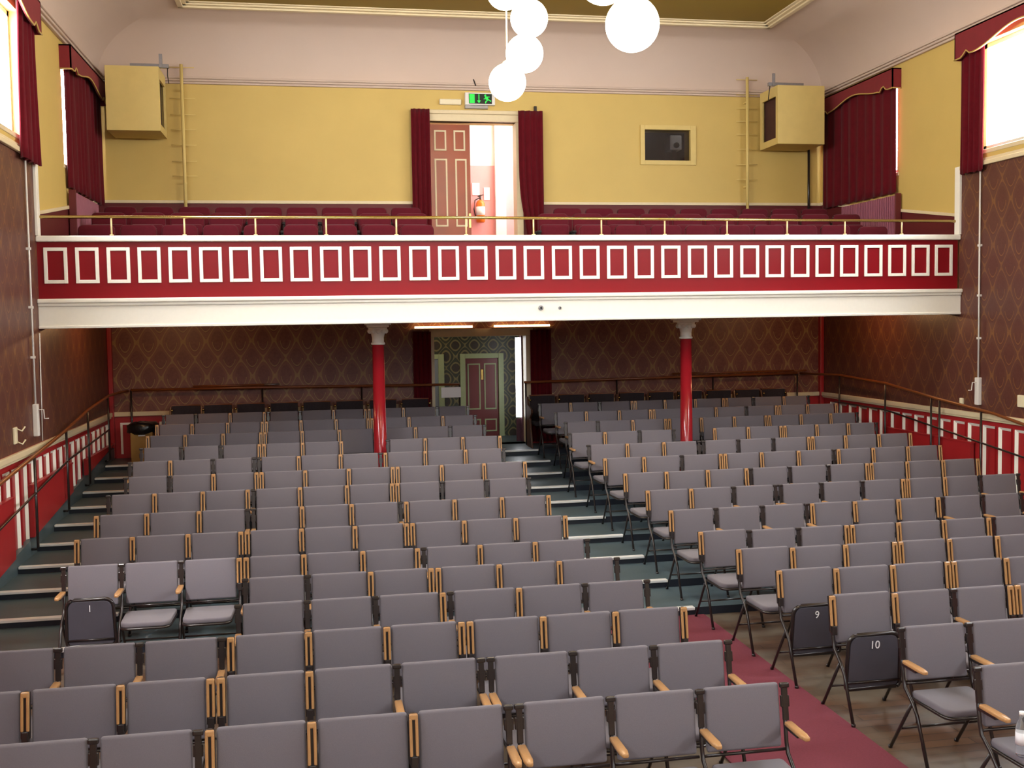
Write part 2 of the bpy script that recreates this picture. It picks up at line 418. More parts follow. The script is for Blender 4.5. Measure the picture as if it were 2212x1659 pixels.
for (xa, xb) in ((XL + 0.15, D1[0] - 0.2), (D1[1] + 0.2, XR - 0.15)):
    x = xa
    while x + 0.5 < xb:
        for q in ((x, x + 0.035, 0.86, 1.38), (x + 0.45, x + 0.485, 0.86, 1.38), (x + 0.035, x + 0.45, 1.345, 1.38)): rp.box(q[0], q[1], YR - 0.012, YR, q[2], q[3])
        x += 0.62
struct(rp.build('trim_panels_rear', WHITE))
struct(MB().box(XL, D2[0] - 0.05, YR - 0.012, YR, 3.3, 4.985).box(D2[1] + 0.05, XR, YR - 0.012, YR, 3.3, 4.985).build('wall_rear_gallery_dado', REDDADO))
struct(MB().box(XL, D2[0] - 0.1, YR - 0.035, YR, 4.985, 5.035, 0.005).box(D2[1] + 0.1, XR, YR - 0.035, YR, 4.985, 5.035, 0.005).build('trim_gallery_rear', CREAM))
struct(MB().box(XL, XR, YR - 0.05, YR, 6.93, 6.965, 0.008).box(XL, XR, YR - 0.085, YR, 6.965, 7.0, 0.01).box(XL, XR, YR - 0.11, YR, 7.0, 7.035, 0.012).build('trim_cornice_rear', COVE))
# front (stage end) wall behind the camera and the roof shell
struct(MB().box(XL - 0.35, XR + 0.35, YF - 0.3, YF, -0.2, Z_CEIL + 0.4).build('wall_front', CREAM))

# cove and flat ceiling
INSET = 1.42
cv = MB(); prev = None
for i in range(15):
    t = i / 14 * PI / 2
    o_ = INSET * (1 - math.cos(t)); z = Z_COR + 0.03 + (Z_CEIL - Z_COR - 0.05) * math.sin(t)
    ring = [cv.bm.verts.new((XL + o_, YF, z)), cv.bm.verts.new((XL + o_, YR - o_ * (0.88 / 1.42), z)), cv.bm.verts.new((XR - o_, YR - o_ * (0.88 / 1.42), z)), cv.bm.verts.new((XR - o_, YF, z))]
    if prev:
        for q in range(3):
            f = cv.bm.faces.new((prev[q], prev[q + 1], ring[q + 1], ring[q])); f.smooth = True
    prev = ring
cvo = struct(cv.build('ceiling_cove', COVE))
md = cvo.modifiers.new('es', 'EDGE_SPLIT'); md.split_angle = math.radians(35)
YC = YR - 0.88
struct(MB().box(XL - 0.35, XR + 0.35, YF, YR + 0.3, Z_CEIL + 0.02, Z_CEIL + 0.3).build('ceiling', OLIVE))
cm = MB()
for (wd, z0, z1) in ((0.05, Z_CEIL - 0.05, Z_CEIL - 0.02), (0.11, Z_CEIL - 0.02, Z_CEIL + 0.005), (0.16, Z_CEIL + 0.005, Z_CEIL + 0.03)):
    cm.box(XL + INSET - 0.03, XR - INSET + 0.03, YC - wd, YC + 0.03, z0, z1, 0.006)
    cm.box(XL + INSET - 0.03, XL + INSET + wd, YF, YC, z0, z1, 0.006); cm.box(XR - INSET - wd, XR - INSET + 0.03, YF, YC, z0, z1, 0.006)
struct(cm.build('trim_ceiling', CREAM))

# ------------------------------------------------------------------ the gallery (balcony)
bal = bpy.data.objects.new('balcony', None); C.objects.link(bal); struct(bal)
MB().box(XL, XR - 0.02, YB, YB + 0.10, Z_TRIM - 0.05, Z_RAIL - 0.07).build('red_front', REDGLOSS, bal)
MB().box(XL, XR - 0.005, YB - 0.06, YB + 0.14, Z_RAIL - 0.075, Z_RAIL, 0.015).build('white_cap', WHITE, bal)
MB().box(XL, XR - 0.003, YB - 0.06, YB + 0.28, Z_BEAM, Z_TRIM - 0.075, 0.006).build('white_beam', WHITE, bal)
MB().box(XL, XR - 0.003, YB - 0.115, YB + 0.05, Z_TRIM - 0.045, Z_TRIM + 0.01, 0.015).box(XL, XR - 0.003, YB - 0.085, YB + 0.05, Z_TRIM - 0.085, Z_TRIM - 0.04, 0.012).box(XL, XR - 0.003, YB - 0.075, YB, Z_BEAM - 0.0, Z_BEAM + 0.035, 0.008).build('beam_moulding', WHITE, bal)
PX = [95, 163.5, 231.3, 298, 364.5, 431, 496, 562, 626.8, 691.7, 756, 819.6, 883.8, 946.5, 1008.5, 1070.5, 1131, 1192, 1252, 1311, 1370, 1428, 1485.6, 1542, 1598.5, 1653, 1707.7, 1761, 1814, 1866.5, 1918, 1968.7, 2018.8]
for px in PX:
    x = at(px, 570, YB).x; x1 = x + 0.278; zt, zb, t_ = 3.963, 3.515, 0.043
    MB().box(x, x + t_, YB - 0.018, YB, zb, zt, 0.004).box(x1 - t_, x1, YB - 0.018, YB, zb, zt, 0.004).box(x + t_, x1 - t_, YB - 0.018, YB, zt - t_, zt, 0.004).box(x + t_, x1 - t_, YB - 0.018, YB, zb, zb + t_, 0.004).build('panel_moulding', WHITE, bal)
MB().box(XL, XR, YB + 0.28, YR, 3.25, 3.32).build('soffit', REDDADO, bal)
GT = [(YB + 0.1, 15.55, 3.45), (15.55, 16.45, 3.71), (16.45, 17.30, 3.92), (17.30, YR, 4.15)]
for a, b, z in GT: struct(MB().box(XL, XR, a, b, 3.3, z).build('floor_gallery', REDDADO))
rail = thing('brass_handrail', 'long brass handrail on slim posts along top of red gallery front', 'handrail', (2.9, YB + 0.04, Z_RAIL))
part('rail', MB().tube([(XL, YB + 0.04, 4.345), (2, YB + 0.04, 4.345), (XR, YB + 0.04, 4.305)], 0.02, 10), BRASS, rail)
for px in (240, 398, 552, 705, 857, 1008, 1154, 1301, 1438, 1573, 1703, 1828, 1951):
    x = at(px, 507, YB).x
    part('post', MB().tube([(x, YB + 0.04, Z_RAIL), (x, YB + 0.04, Z_RAIL + 0.02)], 0.026, 10).tube([(x, YB + 0.04, Z_RAIL + 0.02), (x, YB + 0.04, 4.335 - (0.03 if x > 4 else 0))], 0.0115, 8), POLBRASS, rail)
for nm, px, r_, lab in (('motion_sensor', 1168, 0.034, 'small round grey sensor on the white beam, left of the other'), ('motion_sensor', 1209, 0.022, 'tiny dark sensor on the white beam, right of the grey one')):
    p = at(px, 665, YB - 0.06)
    o = thing(nm, lab, 'sensor', p)
    part('body', MB().lathe([(r_, 0.0), (r_, -0.02), (r_ * 0.7, -0.035)], (p.x, YB - 0.06, p.z), 16, axis='Y'), STEEL, o)
    part('lens', MB().ball((p.x, YB - 0.095, p.z), r_ * 0.5, 8), GLASSDK, o)

# columns
YCOL = 15.2
for px, lab in ((818, 'red iron column with white capital standing in the left seating'), (1482, 'red iron column with white capital standing in the right seating')):
    x = at(px, 800, YCOL).x; z0 = floor_z(YCOL)
    o = tag(bpy.data.objects.new('column', None), lab, 'column', 'red columns under the gallery'); C.objects.link(o); o.location = (x, YCOL, z0)
    part('shaft', MB().lathe([(0.13, z0), (0.13, z0 + 0.06), (0.105, z0 + 0.09), (0.095, z0 + 0.2), (0.083, 2.66)], (x, YCOL, 0), 28), REDCOL, o)
    cp = MB().lathe([(0.095, 2.655), (0.10, 2.665), (0.10, 2.68), (0.085, 2.69), (0.083, 2.75), (0.10, 2.82), (0.13, 2.87), (0.135, 2.90)], (x, YCOL, 0), 28)
    for k in range(10):
        a = 2 * PI * k / 10 + PI / 2
        cp.ball((x + 0.118 * math.cos(a), YCOL + 0.118 * math.sin(a), 2.845), 0.034, 7)
    cp.box(x - 0.15, x + 0.15, YCOL - 0.15, YCOL + 0.15, 2.90, 2.93, 0.006).box(x - 0.18, x + 0.18, YCOL - 0.18, YCOL + 0.18, 2.93, 3.25, 0.008)
    part('capital', cp, WHITE, o)

# ------------------------------------------------------------------ curtains, pelmets, radiators
def curtain_mesh(p0, p1, z0, z1, folds, amp, thick=0.012, pinch=None, lean=0.0):
    """wavy hanging cloth from plan point p0 to p1; pinch = (zmid, factor) narrows it towards p0"""
    p0 = Vector((p0[0], p0[1], 0)); p1 = Vector((p1[0], p1[1], 0)); d = (p1 - p0); n = Vector((-d.y, d.x, 0)).normalized()
    nu, nv = folds * 8, 14; mb = MB(); g = []
    for side in (0, 1):
        gg = []
        for j in range(nv + 1):
            tz = j / nv; z = z1 + (z0 - z1) * tz; row = []
            wf = 1.0
            if pinch: wf = 1 - pinch[1] * math.exp(-((tz - pinch[0]) / 0.28) ** 2)
            for i in range(nu + 1):
                u = i / nu
                ph = u * folds * 2 * PI
                off = amp * (0.55 + 0.45 * tz) * (math.sin(ph) + 0.35 * math.sin(2.3 * ph + 1.3 + 2 * tz)) + (thick if side else 0)
                row.append(mb.bm.verts.new(p0 + d * (u * wf) + n * off + Vector((0, 0, z - (0.02 * abs(math.sin(ph)) if j == nv else 0)))))
            gg.append(row)
        g.append(gg)
        for j in range(nv):
            for i in range(nu):
                f = mb.bm.faces.new((gg[j][i], gg[j][i + 1], gg[j + 1][i + 1], gg[j + 1][i])); f.smooth = True
    for j in range(nv):
        for i in (0, nu): mb.bm.faces.new((g[0][j][i], g[0][j + 1][i], g[1][j + 1][i], g[1][j][i]))
    for i in range(nu):
        for j in (0, nv): mb.bm.faces.new((g[0][j][i], g[0][j][i + 1], g[1][j][i + 1], g[1][j][i]))
    return mb
G_ = 0.003
def scallop(ya, yb, zlow, zhigh):
    """lower edge of a pelmet: a small lobe at either end, a wide arch between"""
    L_ = yb - ya; pts = []
    for i in range(41):
        u = i / 40; s = min(u, 1 - u) * L_
        if s < 0.16: z = zlow
        elif s < 0.40: z = zlow + 0.05 - 0.05 * math.cos((s - 0.16) / 0.24 * 2 * PI) * 0.8 - 0.01
        else: z = zlow + 0.02 + (zhigh - zlow - 0.02) * (1 - math.cos(min(1, (s - 0.40) / max(0.01, L_ / 2 - 0.40)) * PI)) / 2
        pts.append((ya + u * L_, z))
    return pts
def pelmet(sx, ya, yb, zt, zlow, zhigh, label):
    X = XL if sx < 0 else XR
    dep = 0.16; xf = X - sx * dep
    o = thing('pelmet', label, 'pelmet', (X, (ya + yb) / 2, zlow), 'scalloped pelmets over the windows')
    low = scallop(ya, yb, zlow, zhigh)
    part('board', MB().prism([(ya, zt), (yb, zt)] + low[::-1], 'X', min(xf, xf + sx * 0.02), max(xf, xf + sx * 0.02)), PELMETM, o)
    for yy, z in ((ya, zlow), (yb - 0.02, zlow)): part('return', MB().box(*sorted((X - sx * G_, xf)), yy, yy + 0.02, z, zt), PELMETM, o)
    part('top', MB().box(*sorted((X - sx * G_, xf)), ya, yb, zt - 0.02, zt), PELMETM, o)
    part('braid', MB().tube([(xf - sx * 0.004, y, z + 0.008) for y, z in low], 0.011, 6), GOLDTRIM, o)
    part('braid', MB().tube([(xf, ya - 0.004, zlow + 0.008), (X - sx * 0.004, ya - 0.004, zlow + 0.008)], 0.011, 6), GOLDTRIM, o)
pelmet(-1, 15.72, 18.25, 6.86, 6.52, 6.66, 'scalloped red pelmet above the closed curtain, left gallery wall')
pelmet(1, 15.69, 18.25, 6.86, 6.54, 6.68, 'scalloped red pelmet above the closed curtain, right gallery wall')
pelmet(-1, 11.2, 14.12, 6.96, 6.56, 6.82, 'scalloped red pelmet over the bright window at left edge')
pelmet(1, 11.2, 14.02, 6.94, 6.56, 6.76, 'scalloped red pelmet over the bright window at right edge')
cg = 'dark red velvet curtains'
tag(curtain_mesh((XL + 0.055, 15.80), (XL + 0.055, 18.20), 4.93, 6.80, 9, 0.026).build('curtain', CURTAIN), 'closed dark red curtain covering the left gallery window', 'curtain', cg)
tag(curtain_mesh((XR - 0.06, 15.73), (XR - 0.06, 18.20), 4.92, 6.80, 9, 0.026).build('curtain', CURTAIN), 'closed dark red curtain covering the right gallery window', 'curtain', cg)
tag(curtain_mesh((XL + 0.07, 14.06), (XL + 0.07, 13.32), 4.97, 6.85, 4, 0.034, pinch=(0.0, 0.10)).build('curtain', CURTAIN), 'red curtain drawn aside from the bright window at left edge', 'curtain', cg)
tag(curtain_mesh((XR - 0.075, 13.99), (XR - 0.075, 13.46), 4.96, 6.85, 4, 0.033).build('curtain', CURTAIN), 'red curtain drawn aside from the bright window at right edge', 'curtain', cg)
def door_curtain(x0, x1, y, z0, z1, folds, lab, px=0.0, pinch=None):
    return tag(curtain_mesh((x0, y), (x1, y), z0, z1, folds, 0.03, pinch=pinch).build('curtain', CURTAIN), lab, 'curtain', cg)
door_curtain(1.64, 1.96, YR - 0.145, 4.30, 6.58, 4, 'dark red curtain at the left of the upper doorway')
door_curtain(3.92, 3.49, YR - 0.145, 4.30, 6.58, 4, 'dark red curtain gathered at the right of the upper doorway', pinch=(1.0, 0.32))
door_curtain(1.60, 1.91, YR - 0.09, 0.84, 2.80, 4, 'dark red curtain at the left of the lower doorway')
door_curtain(3.66, 4.03, YR - 0.09, 0.84, 2.80, 4, 'dark red curtain at the right of the lower doorway')
for sx, ya, yb, lab in ((-1, 15.86, 17.5, 'pink ribbed radiator under the curtained left gallery window'), (1, 15.66, 17.45, 'pink ribbed radiator under the curtained right gallery window')):
    X = XL if sx < 0 else XR
    o = thing('radiator', lab, 'radiator', (X - sx * 0.07, (ya + yb) / 2, 3.75), 'gallery radiators')
    mb = MB(); y = ya
    while y < yb - 0.03:
        mb.box(*sorted((X - sx * 0.05, X - sx * 0.12)), y, y + 0.030, 4.02, 4.86, 0.010, 2); y += 0.056
    part('fins', mb, PINKRAD, o)
    part('end_panel', MB().box(*sorted((X - sx * 0.03, X - sx * 0.13)), ya - 0.03, ya - 0.005, 3.75, 4.89, 0.008), REDDADO, o)
    part('feet', MB().box(*sorted((X - sx * 0.016, X - sx * 0.10)), ya + 0.2, ya + 0.24, 3.75, 4.1).box(*sorted((X - sx * 0.016, X - sx * 0.10)), yb - 0.3, yb - 0.26, 3.75, 4.1), PINKRAD, o)

# ------------------------------------------------------------------ upper doorway, landing, sign, projection window
lt = struct(MB().box(D2[0] - 0.06, D2[1] + 0.1, YR - 0.06, YR + 0.1, 6.40, 6.52, 0.008).box(D2[0] - 0.12, D2[1] + 0.16, YR - 0.09, YR + 0.05, 6.52, 6.585, 0.01).box(D2[0] - 0.06, D2[0] + 0.03, YR - 0.03, YR + 0.3, 4.15, 6.40).box(D2[1] - 0.03, D2[1] + 0.08, YR - 0.03, YR + 0.3, 4.15, 6.40).build('trim_door_upper', CREAM))
d2 = bpy.data.objects.new('door_1', None); C.objects.link(d2); struct(d2)
MB().box(1.97, 2.685, YR + 0.16, YR + 0.205, 4.16, 6.38).build('leaf', DOORWOOD, d2)
for (xa, xb, za, zb) in ((2.40, 2.60, 5.93, 6.28), (2.06, 2.27, 5.93, 6.28), (2.42, 2.62, 4.62, 5.79), (2.06, 2.28, 4.62, 5.79)):
    t_ = 0.028
    MB().box(xa, xa + t_, YR + 0.148, YR + 0.16, za, zb).box(xb - t_, xb, YR + 0.148, YR + 0.16, za, zb).box(xa + t_, xb - t_, YR + 0.148, YR + 0.16, zb - t_, zb).box(xa + t_, xb - t_, YR + 0.148, YR + 0.16, za, za + t_).build('panel_moulding', CREAM, d2)
MB().box(2.645, 2.68, YR + 0.15, YR + 0.16, 4.60, 4.85, 0.002).build('push_plate', BRASS, d2)
struct(MB().box(1.6, 4.6, 20.4, 20.6, 4.0, 5.95).build('wall_landing', WALLPINK))
struct(MB().box(1.6, 4.6, 20.4, 20.6, 5.95, 7.1).box(1.4, 1.6, YR + 0.3, 20.6, 4.0, 7.1).box(4.6, 4.8, YR + 0.3, 20.6, 4.0, 7.1).box(1.4, 4.8, YR + 0.3, 20.6, 7.0, 7.1).box(3.42, 3.62, 20.3, 20.4, 4.0, 7.0).build('wall_landing_white', WALLWHITE))
struct(MB().box(1.4, 4.8, YR + 0.3, 20.6, 4.0, 4.15).build('floor_landing', REDDADO))
win = bpy.data.objects.new('window_20', None); C.objects.link(win); struct(win)
MB().box(4.57, 4.59, 18.9, 20.2, 4.9, 6.8).build('pane', emit('landing_pane', (1, 0.97, 0.95, 1), 4.0), win)
MB().box(4.55, 4.60, 18.84, 18.9, 4.84, 6.86).box(4.55, 4.60, 20.2, 20.26, 4.84, 6.86).box(4.55, 4.60, 18.84, 20.26, 6.8, 6.86).box(4.55, 4.60, 18.84, 20.26, 4.84, 4.9).build('window_frame', WHITE, win)
ex = at(1040, 480, 20.2)
o = thing('fire_extinguisher', 'orange fire extinguisher on the landing wall seen through upper doorway', 'fire extinguisher', (ex.x, 20.3, ex.z))
zb = ex.z
part('cylinder', MB().lathe([(0.06, zb), (0.085, zb + 0.02), (0.085, zb + 0.36), (0.06, zb + 0.41), (0.03, zb + 0.43)], (ex.x, 20.29, 0), 20), EXTING, o)
part('label_band', MB().lathe([(0.0865, zb + 0.14), (0.0865, zb + 0.30)], (ex.x, 20.29, 0), 20), PAPER, o)
part('valve', MB().tube([(ex.x, 20.29, zb + 0.42), (ex.x, 20.29, zb + 0.50)], 0.018).tube([(ex.x - 0.05, 20.29, zb + 0.50), (ex.x + 0.06, 20.29, zb + 0.53)], 0.012), TUBE, o)
part('hose', MB().tube([(ex.x - 0.02, 20.27, zb + 0.47), (ex.x - 0.11, 20.26, zb + 0.42), (ex.x - 0.13, 20.26, zb + 0.25), (ex.x - 0.10, 20.27, zb + 0.12)], 0.012), TUBE, o)
for i, (a, b) in enumerate((((1020, 395), (1036, 422)), ((1045, 405), (1058, 432)))):
    p, q = at(*a, 20.39), at(*b, 20.39)
    tag(MB().box(p.x, q.x, 20.385, 20.40, q.z, p.z, 0.002).build('notice', PAPER), ('white notice on the landing wall, left of the two', 'white notice on the landing wall above the extinguisher')[i], 'notice', 'landing notices')
# exit sign
sg = thing('exit_sign', 'green running man exit sign with arrow above the upper doorway', 'exit sign', (2.84, YR, 6.68))
part('case', MB().box(2.58, 3.10, YR - 0.09, YR, 6.675, 6.885, 0.008), PLASTIC, sg)
part('gear_tray', MB().box(2.58, 2.98, YR - 0.07, YR, 6.615, 6.675, 0.005), STEEL, sg)
x0, x1, z0, z1 = 2.645, 3.045, 6.695, 6.862; yf = YR - 0.092
part('face', MB().box(x0, x1, yf - 0.003, yf + 0.004, z0, z1), SIGNDARK, sg)
def flat(polys, y0, y1):
    mb = MB()
    for p in polys: mb.prism(p, 'Y', y0, y1)
    return mb
fx = lambda u: x0 + (x1 - x0) * u
fz = lambda v: z0 + (z1 - z0) * v
part('door_symbol', flat([[(fx(.02), fz(.04)), (fx(.25), fz(.04)), (fx(.25), fz(.96)), (fx(.02), fz(.96))]], yf - 0.006, yf - 0.002), GREENSIGN, sg)
part('arrow_symbol', flat([[(fx(.415), fz(.35)), (fx(.455), fz(.35)), (fx(.455), fz(.96)), (fx(.415), fz(.96))], [(fx(.35), fz(.34)), (fx(.435), fz(.04)), (fx(.52), fz(.34))]], yf - 0.006, yf - 0.002), GREENSIGN, sg)
man = [[(fx(.66), fz(.80)), (fx(.70), fz(.96)), (fx(.755), fz(.92)), (fx(.75), fz(.78)), (fx(.70), fz(.74))],
       [(fx(.70), fz(.76)), (fx(.80), fz(.74)), (fx(.86), fz(.44)), (fx(.78), fz(.38)), (fx(.70), fz(.50))],
       [(fx(.78), fz(.74)), (fx(.90), fz(.74)), (fx(.90), fz(.66)), (fx(.80), fz(.64))],
       [(fx(.72), fz(.62)), (fx(.63), fz(.50)), (fx(.66), fz(.44)), (fx(.74), fz(.52))],
       [(fx(.80), fz(.44)), (fx(.86), fz(.46)), (fx(.98), fz(.30)), (fx(.94), fz(.22))],
       [(fx(.78), fz(.40)), (fx(.70), fz(.22)), (fx(.70), fz(.04)), (fx(.74), fz(.04)), (fx(.76), fz(.20)), (fx(.84), fz(.36))]]
part('running_man', flat(man, yf - 0.006, yf - 0.002), GREENSIGN, sg)
tag(MB().box(2.14, 2.52, YR - 0.07, YR, 6.675, 6.775, 0.02, 3).build('bulkhead_light', CREAMPL), 'cream bulkhead fitting on the wall left of exit sign', 'light fitting')
pwo = bpy.data.objects.new('window_21', None); C.objects.link(pwo); struct(pwo)
MB().box(5.72, 5.80, YR - 0.03, YR, 5.70, 6.40, 0.004).box(6.65, 6.755, YR - 0.03, YR, 5.70, 6.40, 0.004).box(5.80, 6.65, YR - 0.03, YR, 6.32, 6.40, 0.004).box(5.80, 6.65, YR - 0.03, YR, 5.70, 5.78, 0.004).build('window_frame', BOXY, pwo)
TINT, t_, p_ = new_mat('tinted_glass')
p_.inputs['Base Color'].default_value = (0.45, 0.45, 0.5, 1); p_.inputs['Roughness'].default_value = 0.02; p_.inputs['Transmission Weight'].default_value = 1.0; p_.inputs['IOR'].default_value = 1.45
MB().box(5.80, 6.65, YR + 0.05, YR + 0.062, 5.78, 6.32).build('pane', TINT, pwo)
struct(MB().box(5.5, 7.1, YR + 1.2, YR + 1.25, 5.2, 6.7).box(5.45, 5.5, YR + 0.3, YR + 1.25, 5.2, 6.7).box(7.1, 7.15, YR + 0.3, YR + 1.25, 5.2, 6.7).box(5.45, 7.15, YR + 0.3, YR + 1.25, 6.7, 6.75).build('wall_booth', DARKIN))
struct(MB().box(5.45, 7.15, YR + 0.3, YR + 1.25, 5.15, 5.2).build('floor_booth', DARKIN))
p, q = at(1447, 292, YR + 0.6), at(1473, 324, YR + 0.6)
o = thing('projector', 'pale grey projector on a stand seen through the dark projection window', 'projector', ((p.x + q.x) / 2, YR + 0.7, 5.2))
part('body', MB().box(p.x, q.x, YR + 0.6, YR + 0.9, q.z, p.z, 0.02), PLASTIC, o)
part('lens', MB().lathe([(0.05, 0.0), (0.05, -0.05), (0.035, -0.06)], ((p.x + q.x) / 2, YR + 0.6, q.z + 0.08), 16, axis='Y'), TUBE, o)
part('stand', MB().box((p.x + q.x) / 2 - 0.04, (p.x + q.x) / 2 + 0.04, YR + 0.7, YR + 0.8, 5.2, q.z), TUBE, o)
ld = bpy.data.lights.new('booth_fill', 'POINT'); ld.energy = 1.2; ld.color = (0.9, 0.95, 1.0); ld.shadow_soft_size = 0.05
lo = bpy.data.objects.new('booth_fill', ld); C.objects.link(lo); lo.location = (6.9, YR + 0.45, 6.55)  # unseen fill light added so the box shows behind the glass
for (xa, ya), (xb, yb), lab in (((893, 240), (897, 446), 'thin white pull cord beside the left curtain of upper doorway'), ((1160, 300), (1161, 462), 'thin white pull cord beside the right curtain of upper doorway')):
    p, q = at(xa, ya, YR - 0.03), at(xb, yb, YR - 0.03)
    o = thing('pull_cord', lab, 'cord', q, 'curtain pull cords')
    part('cord', MB().tube([(q.x, YR - 0.03, p.z), (q.x, YR - 0.03, q.z)], 0.006, 6), PLASTIC, o)
    part('toggle', MB().lathe([(0.008, q.z), (0.016, q.z - 0.02), (0.014, q.z - 0.06), (0.005, q.z - 0.07)], (q.x, YR - 0.03, 0), 10), PLASTIC, o)
p = at(1156, 236, YR - 0.03)
tag(MB().box(p.x - 0.025, p.x + 0.025, YR - 0.06, YR - G_, p.z - 0.05, p.z + 0.05, 0.01).build('wall_bracket', TUBE), 'small black bracket above the right curtain of upper doorway', 'bracket')
p = at(1025, 178, YR - 0.12)
tag(MB().tube([(p.x - 0.02, YR - 0.125, p.z + 0.05), (p.x, YR - 0.13, p.z), (p.x + 0.02, YR - 0.125, p.z - 0.06)], 0.012, 6).build('cable', TUBE), 'short black cable end on the cornice above exit sign', 'cable')
# pegged poles, speaker boxes, conduits
for px, pyt, pyb, ys, lab in ((391, 139, 456, (145, 212, 247, 280, 313, 348, 380), 'yellow painted pole ladder with thin rungs beside left speaker box'),
                              (1614, 167, 452, (172, 205, 234, 262, 290, 322, 355, 388), 'yellow painted pole ladder with thin rungs beside right speaker box')):
    yy = YR - 0.16; a, b = at(px, pyt, yy), at(px, pyb, yy)
    o = thing('pole_ladder', lab, 'ladder', (a.x, yy, b.z), 'pole ladders on the gallery rear wall')
    part('pole', MB().tube([(a.x, yy, b.z - 0.45), (a.x, yy, a.z)], 0.027, 12), BOXY, o)
    for y in ys:
        z = at(px, y, yy).z
        part('rung', MB().tube([(a.x - 0.20, yy + 0.02, z), (a.x + 0.20, yy + 0.02, z)], 0.007, 6), BOXY, o)
    part('bracket', MB().box(a.x - 0.015, a.x + 0.015, yy, YR - G_, 6.80, 6.83).box(a.x - 0.015, a.x + 0.015, yy, YR - G_, 5.3, 5.33), BOXY, o)
for sx, xa, xb, za, zb, lab in ((-1, -3.14, -2.34, 6.01, 7.00, 'yellow wooden speaker box high in the left gallery corner'), (1, 7.92, 8.79, 5.955, 6.96, 'yellow wooden speaker box high in the right gallery corner')):
    ya, yb = 17.5, 18.25; t_ = 0.03
    o = thing('speaker_box', lab, 'speaker', ((xa + xb) / 2, (ya + yb) / 2, za), 'corner speaker boxes')
    mb = MB().box(xa, xb, ya, ya + t_, za, zb, 0.004).box(xa, xb, yb - t_, yb, za, zb).box(xa, xb, ya + t_, yb - t_, za, za + t_).box(xa, xb, ya + t_, yb - t_, zb - t_, zb)
    xi = xb if sx < 0 else xa; xo = xa if sx < 0 else xb
    mb.box(*sorted((xo, xo + (t_ if sx < 0 else -t_))), ya + t_, yb - t_, za + t_, zb - t_)
    s2 = sorted((xi, xi - (t_ if sx < 0 else -t_)))
    fw = 0.085
    mb.box(*s2, ya + t_, ya + fw, za + t_, zb - t_).box(*s2, yb - fw, yb - t_, za + t_, zb - t_).box(*s2, ya + fw, yb - fw, za + t_, za + fw + 0.03).box(*s2, ya + fw, yb - fw, zb - fw - 0.09, zb - t_)
    part('cabinet', mb, BOXY, o)
    xg = xi - 0.08 if sx < 0 else xi + 0.08
    part('grille', MB().box(xg - 0.01, xg + 0.01, ya + t_, yb - t_, za + t_, zb - t_), GRILLE, o)
    part('wall_bracket', MB().box((xa + xb) / 2 - 0.3, (xa + xb) / 2 + 0.3, yb, YR - G_, za + 0.1, za + 0.16).box((xa + xb) / 2 - 0.3, (xa + xb) / 2 + 0.3, yb, YR - G_, zb - 0.2, zb - 0.14), STEEL, o)
for lab, xa, xb, z, xs in (('steel clamp bar lying on top of left speaker box', -2.78, -2.20, 7.022, -2.315), ('steel clamp bar lying on top of right speaker box', 7.80, 8.45, 6.982, 7.885)):
    o = thing('clamp_bar', lab, 'bar', ((xa + xb) / 2, 17.62, z), 'clamp bars on the speaker boxes')
    part('bar', MB().box(xa, xb, 17.60, 17.66, z - 0.019, z + 0.041, 0.004), STEEL, o)
    part('upright', MB().box(xs - 0.025, xs + 0.025, 17.575, 17.60, z - 0.02, z + 0.19, 0.003), STEEL, o)
    e = xb - 0.02 if xa < 0 else xa + 0.03
    part('chain', MB().tube([(e, 17.62, z - 0.02), (e - 0.005, 17.64, z - 0.12), (e + 0.004, 17.70, z - 0.24)], 0.008, 6), TUBE, o)
p, q = at(1747, 318, YR - 0.05), at(1752, 466, YR - 0.05)
tag(MB().tube([(p.x, YR - 0.05, 6.0), (p.x, YR - 0.05, q.z - 0.3)], 0.022, 10).build('conduit', TUBE), 'black conduit pipe running down from the right speaker box', 'pipe')

# ------------------------------------------------------------------ lower doorway and vestibule
struct(MB().box(D1[0] - 0.05, D1[1] + 0.1, YR - 0.04, YR + 0.3, 2.70, 2.84, 0.008).box(D1[0] - 0.06, D1[0] + 0.03, YR - 0.03, YR + 0.3, 0.79, 2.70).box(D1[1] - 0.03, D1[1] + 0.06, YR - 0.03, YR + 0.3, 0.79, 2.70).build('trim_door_lower', CREAM))
YV = 19.8
struct(MB().box(0.9, 2.70, YV, YV + 0.15, 0.7, 3.25).box(3.33, 4.6, YV, YV + 0.15, 0.7, 3.25).box(2.70, 3.33, YV, YV + 0.15, 2.27, 3.25).build('wall_vestibule', PAPER_GREEN))
struct(MB().box(0.75, 0.9, YR + 0.3, YV, 0.7, 3.25).box(4.6, 4.75, YR + 0.3, YV, 0.7, 3.25).build('wall_vestibule_side', PAPER_SIDE))
struct(MB().box(0.75, 4.75, YR + 0.3, YV + 0.15, 3.1, 3.25).build('ceiling_vestibule', CREAM))
struct(MB().box(0.75, 4.75, YR, YV + 0.15, 0.6, 0.79).build('floor_vestibule', LINO))
struct(MB().box(2.60, 2.70, YV - 0.03, YV, 0.79, 2.36, 0.005).box(3.33, 3.43, YV - 0.03, YV, 0.79, 2.36, 0.005).box(2.70, 3.33, YV - 0.03, YV, 2.27, 2.36, 0.005).build('trim_door_inner', GREENTRIM))
struct(MB().box(0.95, 1.05, YV - 0.03, YV, 0.79, 2.36, 0.005).box(2.19, 2.30, YV - 0.03, YV, 0.79, 2.36, 0.005).box(1.05, 2.19, YV - 0.03, YV, 2.27, 2.36, 0.005).build('trim_door_side', GREENTRIM))
struct(MB().box(1.05, 2.19, YV - 0.012, YV, 0.79, 2.27).build('door_4', mat('blue_grey_door', srgb(120, 128, 138), 0.5, var=0.05)))
d1 = bpy.data.objects.new('door_2', None); C.objects.link(d1); struct(d1)
